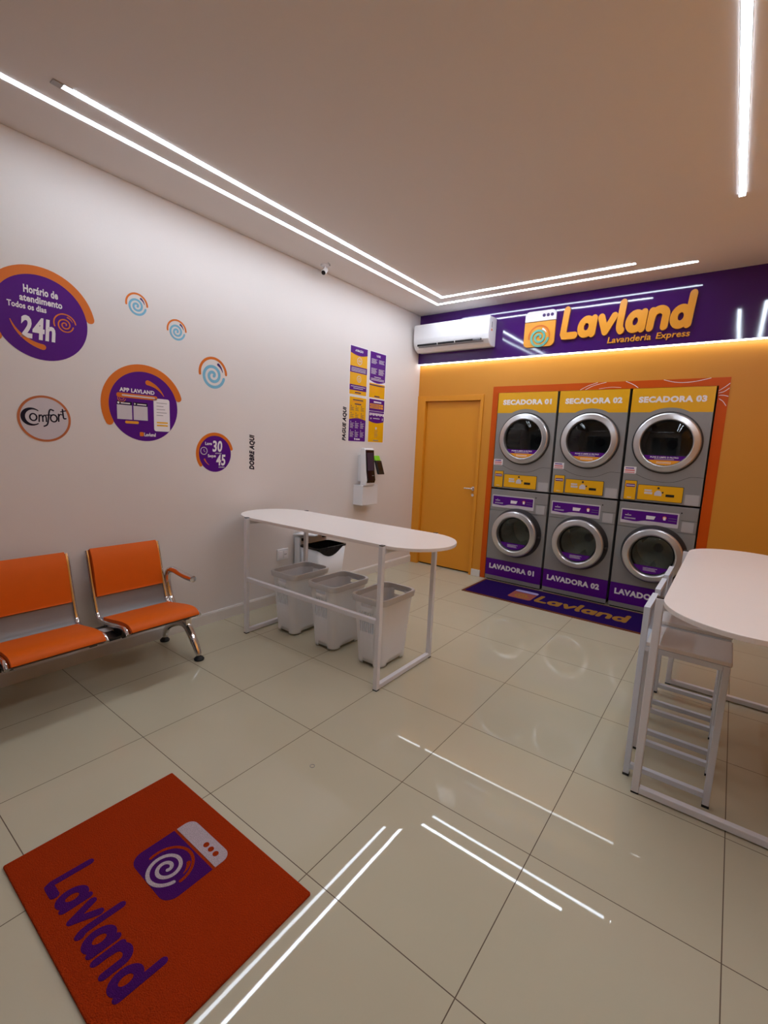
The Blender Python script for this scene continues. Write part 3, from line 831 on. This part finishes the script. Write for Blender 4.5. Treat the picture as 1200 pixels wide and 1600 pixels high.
def make_washer(i):
    num = '0%d' % (i + 1)
    lab = ('grey front-loading washer marked LAVADORA 01, leftmost of the bottom row',
           'grey front-loading washer marked LAVADORA 02, middle of the bottom row',
           'grey front-loading washer marked LAVADORA 03, partly behind the stools')[i]
    t = thing('washing_machine', lab, 'washing machine', (XC[i], YM, 0), None, 'washers in the bottom row')
    cx, cz = .012, .605
    mb = MB().box(-HW, HW, .05, .95, .06, 1.086)
    # hollow cabinet so that the drum shows
    mb = MB().box(-HW, -HW + .03, .03, .9, .06, 1.086).box(HW - .03, HW, .03, .9, .06, 1.086).box(-HW + .03, HW - .03, .03, .9, 1.05, 1.086)
    mb.box(-HW + .03, HW - .03, .03, .9, .06, .09).box(-HW + .03, HW - .03, .87, .9, .09, 1.05)
    mb.build('cabinet', M['steel'], t)
    box('plinth', M['gap'], t, -HW + .01, HW - .01, .02, .9, 0.0, .03)
    box('kick_plate', M['steel'], t, -HW, HW, .0, .03, .016, .060, bevel=.002)
    f = MB(BACK); plate_with_hole(f, -HW, HW, .262, .842, cx, cz, .20, -.03, 0)
    f.build('front_panel', M['steel'], t)
    box('upper_panel', M['steel'], t, -HW, HW, 0, .03,   .845, 1.086, bevel=.003)
    box('name_panel', M['purple'], t, -HW, HW, -.001, .03, .062, .260)
    mb = MB(BACK); text(mb, 'LAVADORA ' + num, -.285, .255, .143, .205, .001, .0018, .055)
    mb.build('name_lettering', M['white'], t)
    mb = MB(BACK); mb.prism(rrect(-.308, .184, .882, 1.022, .006), 0, .003)
    cp = mb.build('control_label', M['offwhite'], t)
    poly = [(-.298, .912)] + chaikin([(-.20, .904), (-.16, .904), (-.11, .920), (-.05, .922)], 2) + [(.172, .918), (.172, 1.010), (-.298, 1.010)]
    MB(BACK).prism(poly, .003, .0036).build('label_print', M['purple'], cp)
    mb = MB(BACK); mb.box(-.27, -.215, .956, .964, .0036, .004); lines(mb, -.275, -.175, [.934, .926], .004, .0036, .004); mb.prism([(-.250, .976), (-.238, .976), (-.244, .970)], .0036, .004)
    mb.build('label_text', M['offwhite'], cp)
    mb = MB(BACK); mb.prism([(-.085, .938), (-.018, .940), (-.006, .972), (-.085, .974)], .0036, .0045)
    mb.build('display', M['white'], cp)
    MB(BACK).prism(circle(.017, .068, .967, 20), .0036, .005).build('dial', M['orange'], cp)
    box('dial_window', M['white'], cp, .058, .078, -.0055, -.0036, .945, .975)
    mb = MB(BACK); lines(mb, .10, .165, [.968, .945], .003, .0036, .004); mb.build('label_rule', M['grey'], cp)
    dr = MB(BACK).prism(rrect(.205, .325, .845, .958, .004), 0, .003).build('detergent_hatch', M['steel'], t)
    MB(BACK).prism(rrect(.212, .306, .856, .950, .004), .003, .005).build('hatch_cover', M['steel_light'], dr)
    box('seam', M['ringdark'], t, .198, HW, -.001, .001, .960, .963)
    MB(BACK).prism(circle(.007, .200, 1.030, 14), 0, .003).build('lock', M['ringdark'], t)
    # door
    d = door_ring(t, cx, cz, [(.283, .0), (.283, .010), (.268, .062), (.256, .084), (.200, .070)], M['ringdark'], 'door_housing', 'dark porthole housing')
    ringo = door_ring(t, cx, cz, [(.255, .076), (.258, .094), (.253, .106), (.244, .112), (.205, .120), (.194, .114), (.184, .066)], M['ring'], 'door', 'silver porthole door ring')
    door_ring(ringo, cx, cz, [(.200, .002), (.178, .010), (.174, .050), (.184, .066)], M['ringdark'], 'door_gasket')
    g = MB(BACK); n = 48
    g.loft([[(cx + r * cos(2 * pi * k / n), cz + r * sin(2 * pi * k / n), h) for k in range(n)] for r, h in ((.183, .070), (.15, .082), (.08, .092), (.002, .095))], cap=False)
    g.build('door_glass', M['wglass'], ringo, smooth=True)
    mb = MB(BACK)
    pts = chord(cx, cz, .180, cz - .178, cz - .105)
    mb.prism(pts, .0905, .092)
    st = mb.build('glass_sticker', M['purple'], ringo)
    mb = MB(BACK); lines(mb, cx - .06, cx + .06, [cz - .125, cz - .137, cz - .149], .005, .092, .0924, .2)
    mb.build('sticker_text', M['offwhite'], ringo)
    mb = MB(); mb.box(cx + .262, cx + .288, -.070, -.020, cz - .012, cz + .006)
    mb.build('door_catch', M['ringdark'], t, bevel=.003)
    drum(t, cx, cz, .20, .42)
    return t

def make_dryer(i):
    num = '0%d' % (i + 1)
    lab = ('grey tumble dryer marked SECADORA 01, leftmost of the top row',
           'grey tumble dryer marked SECADORA 02, middle of the top row',
           'grey tumble dryer marked SECADORA 03, rightmost of the top row')[i]
    B0 = 1.100
    t = thing('tumble_dryer', lab, 'tumble dryer', (XC[i], YM, B0), None, 'dryers in the top row')
    top = 2.178 - B0
    cx, cz = 0.003, 1.672 - B0
    z = lambda w: w - B0
    mb = MB().box(-HW, -HW + .03, .03, .9, 0, top).box(HW - .03, HW, .03, .9, 0, top).box(-HW + .03, HW - .03, .03, .9, top - .03, top)
    mb.box(-HW + .03, HW - .03, .03, .9, 0, .03).box(-HW + .03, HW - .03, .87, .9, .03, top - .03)
    mb.build('cabinet', M['steel'], t)
    f = MB(BACK); plate_with_hole(f, -HW, HW, .008, top, cx, cz, .235, -.03, 0)
    f.build('front_panel', M['steel'], t)
    mb = MB(BACK); mb.prism(arc_notch(z(1.955), cz, .325, -HW, HW, top), 0, .0012)
    hp = mb.build('name_panel', M['yellow'], t)
    mb = MB(BACK); text(mb, 'SECADORA ' + num, -.27, .272, z(2.044), z(2.102), .0012, .002, .055)
    mb.build('name_lettering', M['white'], t)
    mb = MB(BACK); mb.stroke(seg([(-HW, z(1.375)), (-.24, z(1.375))]) + chaikin([(-.24, z(1.375)), (-.12, z(1.318)), (0.02, z(1.300)), (.12, z(1.312)), (.22, z(1.366)), (.26, z(1.368))], 3) + [(HW, z(1.366))], .003, 0, .0006)
    mb.build('panel_seam', M['ringdark'], t)
    mb = MB(BACK); mb.prism(rrect(-.328, -.220, z(1.368), z(1.434), .003), 0, .001)
    sk = mb.build('notice_sticker', M['white'], t)
    mb = MB(BACK); lines(mb, -.318, -.232, [z(1.398)], .016, .001, .0014); lines(mb, -.318, -.232, [z(1.378)], .010, .001, .0014); mb.build('sticker_text', M['red'], sk)
    mb = MB(BACK); lines(mb, -.316, -.240, [z(1.419)], .010, .001, .0014); mb.build('sticker_heading', M['purple'], sk)
    MB(BACK).prism(rrect(-.306, -.198, z(1.112), z(1.302), .004), 0, .004).build('coin_plate_edge', M['ringdark'], t)
    cpn = MB(BACK).prism(rrect(-.302, -.202, z(1.116), z(1.298), .003), .004, .0055).build('price_plate', M['yellow'], t)
    mb = MB(BACK); mb.prism(rrect(-.294, -.212, z(1.238), z(1.268), .008), .0055, .006); mb.build('plate_badge', M['purple'], cpn)
    mb = MB(BACK); lines(mb, -.29, -.215, [z(1.253)], .010, .006, .0064); lines(mb, -.272, -.235, [z(1.135)], .006, .0055, .006); mb.build('plate_text', M['offwhite'], cpn)
    MB(BACK).prism(rrect(-.188, .190, z(1.120), z(1.270), .006), 0, .004).build('control_edge', M['ringdark'], t)
    cp = MB(BACK).prism(rrect(-.184, .186, z(1.124), z(1.266), .005), .004, .006).build('control_panel', M['yellow'], t)
    mb = MB(BACK); lines(mb, -.128, -.066, [z(1.218)], .016, .006, .007); lines(mb, -.128, -.06, [z(1.192)], .020, .006, .007); mb.build('panel_text', M['offwhite'], cp)
    mb = MB(BACK); mb.prism([(-.042, z(1.172)), (.018, z(1.172)), (.018, z(1.200)), (.002, z(1.222)), (-.022, z(1.222)), (-.042, z(1.200))], .006, .008); mb.build('display', M['offwhite'], cp)
    mb = MB(BACK); mb.prism(circle(.010, -.012, z(1.246), 16), .006, .010); mb.prism(circle(.008, .026, z(1.206), 14), .006, .009); mb.build('button', M['ringdark'], cp)
    box('coin_slot', M['black'], cp, .052, .122, -.008, -.006, z(1.168), z(1.192))
    MB(BACK).prism(rrect(.208, .318, z(1.108), z(1.206), .004), 0, .003).build('filter_hatch', M['steel_light'], t)
    door_ring(t, cx, cz, [(.288, .0), (.288, .008), (.276, .012)], M['ringdark'], 'door_seal', 'dark seal line around the door')
    ringo = door_ring(t, cx, cz, [(.272, .004), (.275, .022), (.271, .034), (.262, .040), (.222, .048), (.214, .046), (.208, .014)], M['ring'], 'door', 'silver round door ring')
    g = MB(BACK); n = 64
    g.loft([[(cx + r * cos(2 * pi * k / n), cz + r * sin(2 * pi * k / n), .030 - .022 * (r / .212) ** 2) for k in range(n)] for r in (.212, .19, .16, .13, .10, .07, .04, .015, .001)], cap=False)
    g.build('door_glass', M['glass'], ringo, smooth=True)
    mb = MB(BACK); mb.prism(chord(cx, cz, .209, z(1.510), z(1.553)), .031, .0316)
    mb.build('glass_sticker', M['purple'], ringo)
    mb = MB(BACK); mb.prism(chord(cx, cz, .209, z(1.4650), z(1.510)), .031, .0316)
    mb.build('glass_sticker', M['amber'], ringo)
    mb = MB(BACK); text(mb, 'PUXE E LIMPE O FILTRO', cx - .115, cx + .115, z(1.530), z(1.544), .0316, .0322, .03); lines(mb, cx - .08, cx + .08, [z(1.520)], .003, .0316, .0322)
    mb.build('sticker_text', M['white'], ringo)
    mb = MB(BACK); lines(mb, cx - .06, cx + .06, [z(1.492), z(1.482)], .004, .0316, .0322); mb.build('sticker_lines', M['white'], ringo)
    drum(t, cx, cz, .235, .5)
    return t

for i in range(3):
    make_washer(i)
for i in range(3):
    make_dryer(i)

# ================================================================== FLOOR MATS
rm = thing('runner_mat', 'long purple runner mat with brown border lying before the washers', 'mat', (1.12, -.655, 0))
RW, RH = 2.02, .61
MB().prism(rrect(0, RW, 0, RH, .004), 0, .006).build('border', M['run_orange'], rm)
MB().prism(rrect(.028, RW - .028, .028, RH - .028, .004), .006, .008).build('pile', M['run_purple'], rm)
logo_word(rm, M['run_gold'], .72, 1.60, .185, .435, .008, .0095, w=.30, shear=.08)
MB().prism(rrect(.455, .70, .165, .395, (.03, .03, 0, 0)), .008, .009).build('emblem_body', mat('dull_red_pile', (150, 74, 62), .95, var=.25, vscale=240), rm)
MB().prism(rrect(.455, .70, .405, .475, (0, 0, .03, .03)), .008, .009).build('emblem_top', mat('lilac_pile', (160, 150, 196), .95, var=.2, vscale=240), rm)
MB().stroke(spiral(2, .012, .08, 350, .578, .275), .018, .009, .0095).build('emblem_spiral', M['run_gold'], rm)

dm = thing('doormat', 'orange loop-pile doormat with purple logo lettering in the foreground', 'mat', (1.461, -4.736, 0))
MB().prism(rrect(0, .904, 0, .617, .006), 0, .011).build('pile', M['mat_orange'], dm, bevel=.003)
logo_word(dm, M['mat_purple'], .19, .735, .055, .215, .011, .0125, w=.27, shear=.05)
MB().prism(rrect(.314, .572, .285, .455, (.045, .045, 0, 0)), .011, .0125).build('emblem_body', M['mat_purple'], dm)
MB().prism(rrect(.314, .572, .466, .533, (0, 0, .035, .035)), .011, .0125).build('emblem_top', M['mat_white'], dm)
for k in range(3):
    MB().prism(circle(.011, .465 + .030 * k, .498, 18), .0125, .0132).build('emblem_knob', M['mat_orange'], dm)
MB().stroke(spiral(2.0, .010, .070, 350, .445, .355), .013, .0125, .0135).build('emblem_spiral', M['mat_white'], dm)
MB().stroke(arcpts(.083, 0, 195, .445, .360), .011, .0125, .0132).build('emblem_arc', M['mat_orange'], dm)
MB().stroke(arcpts(.068, 18, 55, .445, .360, 12), [.003 + .012 * k / 12 for k in range(13)], .0125, .0133).build('emblem_drop', M['mat_orange'], dm)

# small ring on the floor
mb = MB(); n = 24
mb.loft([[(r * cos(2 * pi * k / n), r * sin(2 * pi * k / n), h) for k in range(n)] for r, h in ((.012, 0), (.012, .001), (.0095, .001), (.0095, 0))], cap=False)
o = mb.build('rubber_ring', M['grey']); o.location = (1.905, -3.666, 0)
tag(o, 'tiny grey ring lying alone on the floor tiles between doormat and table', 'ring')

# ================================================================== TABLES
def stadium(hl, r, n=20):
    pts = [(hl + r * cos(a), r * sin(a)) for a in [-pi / 2 + pi * k / n for k in range(n + 1)]]
    return pts + [(-hl + r * cos(a), r * sin(a)) for a in [pi / 2 + pi * k / n for k in range(n + 1)]]

def make_table(label, loc, rot):
    t = thing('folding_table', label, 'table', loc, Matrix.Rotation(rot, 4, 'Z'), 'white laundry tables')
    H = .935
    PX, PY, W = .658, .313, .031        # post centre offsets, tube width
    MB().prism(stadium(.655, .300), H - .022, H - .001).build('tabletop', M['tablewhite'], t, bevel=.002)
    for sx in (-1, 1):
        fr = MB().box(sx * PX - W / 2, sx * PX + W / 2, -PY + W / 2, PY - W / 2, .006, .006 + W)
        leg = fr.build('floor_bar', M['tubewhite'], t, bevel=.003)
        box('top_bar', M['tubewhite'], t, sx * PX - W / 2, sx * PX + W / 2, -PY + W / 2, PY - W / 2, H - .022 - W, H - .022)
        for sy in (-1, 1):
            p = MB().box(sx * PX - W / 2, sx * PX + W / 2, sy * PY - W / 2, sy * PY + W / 2, .006, H - .004).build('leg', M['tubewhite'], t, bevel=.003)
            box('end_cap', M['black'], p, sx * PX - W / 2 + .002, sx * PX + W / 2 - .002, sy * PY - W / 2 + .002, sy * PY + W / 2 - .002, H - .004, H + .001)
            box('glide', M['rubber'], p, sx * PX - W / 2, sx * PX + W / 2, sy * PY - W / 2, sy * PY + W / 2, 0, .006)
    box('rail', M['tubewhite'], t, -PX + W / 2, PX - W / 2, -PY - W / 2, -PY + W / 2, .430, .462, bevel=.003)
    return t

make_table('long white round-ended folding table standing over the three laundry baskets', (1.047, -2.605, 0), 0)
make_table('tall white round-ended table at the right with three stools pushed in', (3.468, -2.165, 0), pi / 2)

# ================================================================== STOOLS
def make_stool(label, y):
    t = thing('bar_stool', label, 'stool', (3.26, y, 0), None, 'white stools at the right-hand table')
    w = .026; X0, X1 = -.160, .160; HYs = .142
    for sy in (-1, 1):
        yc = sy * (HYs - w / 2)
        for nm, x, zt in (('back_post', X0, .852), ('leg', X1, .668)):
            p = MB().box(x - w / 2, x + w / 2, yc - w / 2, yc + w / 2, .004, zt).build(nm, M['stool'], t, bevel=.002)
            box('foot_cap', M['rubber'], p, x - w / 2 - .001, x + w / 2 + .001, yc - w / 2 - .001, yc + w / 2 + .001, 0, .012)
        box('floor_rung', M['stool'], t, X0 + w / 2, X1 - w / 2, yc - w / 2, yc + w / 2, .040, .066, bevel=.002)
        box('seat_rail', M['stool'], t, X0 + w / 2, X1 - w / 2, yc - w / 2, yc + w / 2, .642, .668, bevel=.002)
    box('front_rail', M['stool'], t, X1 - w / 2, X1 + w / 2, -HYs + w, HYs - w, .642, .668)
    box('back_rail', M['stool'], t, X0 - w / 2, X0 + w / 2, -HYs + w, HYs - w, .642, .668)
    box('foot_rail', M['stool'], t, X1 - w / 2, X1 + w / 2, -HYs + w, HYs - w, .24, .266)
    box('seat', M['tablewhite'], t, X0 + w / 2 + .001, X1 + w / 2 + .004, -HYs, HYs, .669, .688, bevel=.003)
    box('back_top_rail', M['stool'], t, X0 - w / 2, X0 + w / 2, -HYs + w, HYs - w, .826, .852, bevel=.002)
    box('backrest', M['stool'], t, X0 - w / 2, X0 - w / 2 + .008, -HYs + w, HYs - w, .69, .826)
    return t
make_stool('white stool tucked under the right table, nearest the viewer', -2.588)
make_stool('white stool tucked under the right table, second of the three', -2.215)
make_stool('white stool tucked under the right table, closest to the machines', -1.835)

# ================================================================== LAUNDRY BASKETS
def make_basket(label, x, y):
    t = thing('laundry_basket', label, 'laundry basket', (x, y, 0), None, 'white laundry baskets under the table')
    H = .50
    def ring(zf, grow=0.0):
        s = zf
        hx, hy, r = .105 + .030 * s + grow, .155 + .042 * s + grow, .045 + .012 * s
        per = []
        NX, NY, NC = 8, 16, 5
        # short ends carry the slots: sample them densely and evenly
        def corner(cx, cy, a0): return [(cx + r * cos(a0 + pi / 2 * k / NC), cy + r * sin(a0 + pi / 2 * k / NC)) for k in range(NC)]
        per += corner(hx - r, hy - r, 0)
        per += [(hx - r - (2 * (hx - r)) * k / NY, hy) for k in range(NY)]
        per += corner(-hx + r, hy - r, pi / 2)
        per += [(-hx, hy - r - 2 * (hy - r) * k / NX) for k in range(NX)]
        per += corner(-hx + r, -hy + r, pi)
        per += [(-hx + r + 2 * (hx - r) * k / NY, -hy) for k in range(NY)]
        per += corner(hx - r, -hy + r, 1.5 * pi)
        per += [(hx, -hy + r + 2 * (hy - r) * k / NX) for k in range(NX)]
        return per
    levels = [0.012, .03, .06, .25, .31, .335, .36, .385, .40, .435, .465, H]
    P = [[(px, py, zz) for px, py in ring(zz / H)] for zz in levels]
    n = len(P[0])
    endA = range(5, 21); endB = range(5 + 16 + 5 + 8 + 5, 5 + 16 + 5 + 8 + 5 + 16)
    mb = MB(); vs = [q for r_ in P for q in r_]; fs = []
    for L_ in range(len(levels) - 1):
        for i in range(n):
            j = (i + 1) % n
            k = None
            if i in endA: k = i - endA[0]
            if i in endB: k = i - endB[0]
            if k is not None:
                if 3 <= L_ <= 7 and 1 <= k <= 14 and k % 2 == 1: continue      # slots
                if L_ == 9 and 3 <= k <= 12: continue                          # hand hole
            if L_ == 0 and (i in range(7, 19) or i in range(41, 53) or i in range(27, 33) or i in range(61, 67)): continue   # arched feet
            fs.append((L_ * n + i, L_ * n + j, (L_ + 1) * n + j, (L_ + 1) * n + i))
    mb.add(vs, fs)
    mb.build('body', M['hamper'], t, smooth=True, solid=.004)
    fl_ = MB(); fl_.prism([(px, py) for px, py in ring(.05)], .026, .030); fl_.build('bottom', M['hamper'], t)
    ro = [[(px, py, zz) for px, py in ring(zf, g)] for zf, g, zz in ((.93, .003, .462), (.95, .012, .466), (1.0, .015, .500), (1.0, .012, .508), (1.0, -.002, .508), (1.0, -.004, .500), (.95, -.002, .468))]
    MB().loft(ro, cap=False).build('rim', M['hrim'], t, smooth=True)['label'] = 'grey rolled rim'
    return t
make_basket('white slotted laundry basket under the table, nearest the left wall', .615, -2.56)
make_basket('white slotted laundry basket under the table, middle of the three', 1.035, -2.555)
make_basket('white slotted laundry basket under the table, closest to the table end by the doorway', 1.462, -2.545)

# ================================================================== WASTE BIN BEHIND THE TABLE
tb = thing('waste_bin', 'white pedal bin with black bag against the left wall behind the table', 'bin', (.02, -1.905, 0))
def br(x0, x1, hy, z, r=.03): return [(a, b, z) for a, b in rrect(x0, x1, -hy, hy, r, 4)]
mb = MB().loft([br(.09, .30, .150, 0.0), br(.085, .335, .195, .54)], cap=False)
mb.build('body', M['hamper'], tb, smooth=True, solid=.006)
box('base', M['hamper'], tb, .10, .29, -.14, .14, .004, .012)
rings = []
top = []
for (p_, q_) in zip(rrect(.085, .338, -.198, .198, .03, 4), rrect(.085, .338, -.198, .198, .03, 4)[1:] + rrect(.085, .338, -.198, .198, .03, 4)[:1]):
    nn_ = 10 if math.dist(p_, q_) > .1 else 1
    top += [(p_[0] + (q_[0] - p_[0]) * k / nn_, p_[1] + (q_[1] - p_[1]) * k / nn_) for k in range(nn_)]
def bagline(a, b, up): return .548 if up else .535 - .075 * max(0, sin(pi * min(1, max(0, (b + .2) / .33)))) * (1 if a > .25 else .3)
MB().loft([[(.2 + (a - .2) * 1.03, b * 1.02, bagline(a, b, False)) for a, b in top], [(.2 + (a - .2) * 1.03, b * 1.02, .550) for a, b in top],
           [(.21 + (a - .21) * .93, b * .95, .550) for a, b in top], [(.21 + (a - .21) * .85, b * .88, .36) for a, b in top]], cap=False).build('bin_bag', M['bag'], tb, smooth=True)
box('back_column', M['hamper'], tb, .0, .075, -.19, .19, 0, .625, bevel=.012)
box('hinge', M['black'], tb, .074, .092, -.165, -.115, .585, .61)
box('hinge', M['black'], tb, .074, .092, .115, .165, .585, .61)
lid = MB(); 
lid.loft([[(x, y, .640 + .020 * cos(y / .2 * pi / 2) + .02 * (x / .2)) for y in [-.2 + .4 * k / 12 for k in range(13)]] for x in [0.0, .06, .12, .18, .24, .29]], cap=False, closed=False)
lid.build('lid', M['acwhite'], tb, smooth=True, solid=.012)

# ================================================================== WAITING BENCH
bn = thing('waiting_bench', 'orange padded three-seat chrome waiting bench along the left wall', 'bench', (0, -4.26, 0))
def sweep_profile(prof, y0, y1, thick):
    """profile = (x, z) open polyline extruded along y with thickness"""
    pts = [Vector(p) for p in prof]; up, dn = [], []
    for i, p in enumerate(pts):
        tt = (pts[min(i + 1, len(pts) - 1)] - pts[max(i - 1, 0)]).normalized()
        nn = Vector((-tt.y, tt.x)) * thick / 2
        up.append(p + nn); dn.append(p - nn)
    loop = up + dn[::-1]
    return [[(q.x, y, q.y) for q in loop] for y in (y0, y1)]
SHELL = chaikin([(.055, .770), (.075, .72), (.115, .56), (.150, .44), (.185, .350), (.245, .338), (.36, .352), (.50, .378), (.575, .380), (.605, .352)], 2)
SEATP = chaikin([(.235, .352), (.30, .360), (.40, .378), (.50, .394), (.575, .397), (.612, .382), (.618, .366)], 2)
BACKP = chaikin([(.060, .778), (.088, .735), (.112, .66), (.128, .58), (.140, .50), (.146, .478)], 2)
for ys in (.575, 0.0, -.575):     # seat centres along the bench
    c = ys + .0
    hw = .228
    sh = MB().loft(sweep_profile(SHELL, c - hw + .01, c + hw - .01, .006)).build('seat', M['perf'], bn, smooth=True)
    MB().loft(sweep_profile(SEATP, c - hw + .012, c + hw - .012, .022)).build('seat_pad', M['pad'], sh, smooth=True, bevel=.008, segs=3)['label'] = 'orange seat pad'
    MB().loft(sweep_profile(BACKP, c - hw + .012, c + hw - .012, .026)).build('back_pad', M['pad'], sh, smooth=True, bevel=.008, segs=3)['label'] = 'orange back pad'
    for sy in (-1, 1):
        rail = MB(); rail.tube([(x, c + sy * (hw + .0), zz) for x, zz in SHELL], .015, n=10, flat=1.0)
        rr_ = rail.build('side_rail', M['chrome'], sh, smooth=True)
    for sy in (-1, 1):
        box('seat_bracket', M['black'], sh, .27, .50, c + sy * (hw - .03) - .02, c + sy * (hw - .03) + .02, .300, .350)
box('beam', M['beam'], bn, .32, .385, -.88, .86, .288, .326, bevel=.004)
for yl in (-.2875, .2875):
    box('link_plate', M['black'], bn, .27, .50, yl - .062, yl + .062, .302, .322, bevel=.004)
def leg_frame(y):
    pth = chaikin([(.075, .03), (.085, .075), (.13, .135), (.22, .185), (.32, .22), (.385, .215), (.44, .165), (.495, .09), (.525, .05), (.532, .03)], 3)
    n_ = len(pth)
    mb = MB().tube([(x, y, zz) for x, zz in pth], [.015 + .014 * sin(pi * k / (n_ - 1)) for k in range(n_)], n=12)
    mb.box(.31, .41, y - .02, y + .02, .20, .325)
    lf = mb.build('leg_frame', M['chrome'], bn, smooth=True)
    for x in (.072, .534):
        MB().lathe([(0, 0), (.032, 0), (.034, .010), (.026, .020), (.014, .030), (0, .034)], (x, y, 0), 20).build('foot', M['rubber'], lf, smooth=True)
def armrest(y):
    pth = chaikin([(.20, .325), (.165, .37), (.138, .44), (.128, .51), (.148, .565), (.205, .585), (.28, .578), (.38, .565), (.475, .566)], 3)
    n_ = len(pth)
    MB().tube([(x, y, zz) for x, zz in pth], [.023] * (n_ - 1) + [.016], n=12).build('armrest', M['chrome'], bn, smooth=True)
for y in (.84, -.86):
    leg_frame(y); armrest(y)
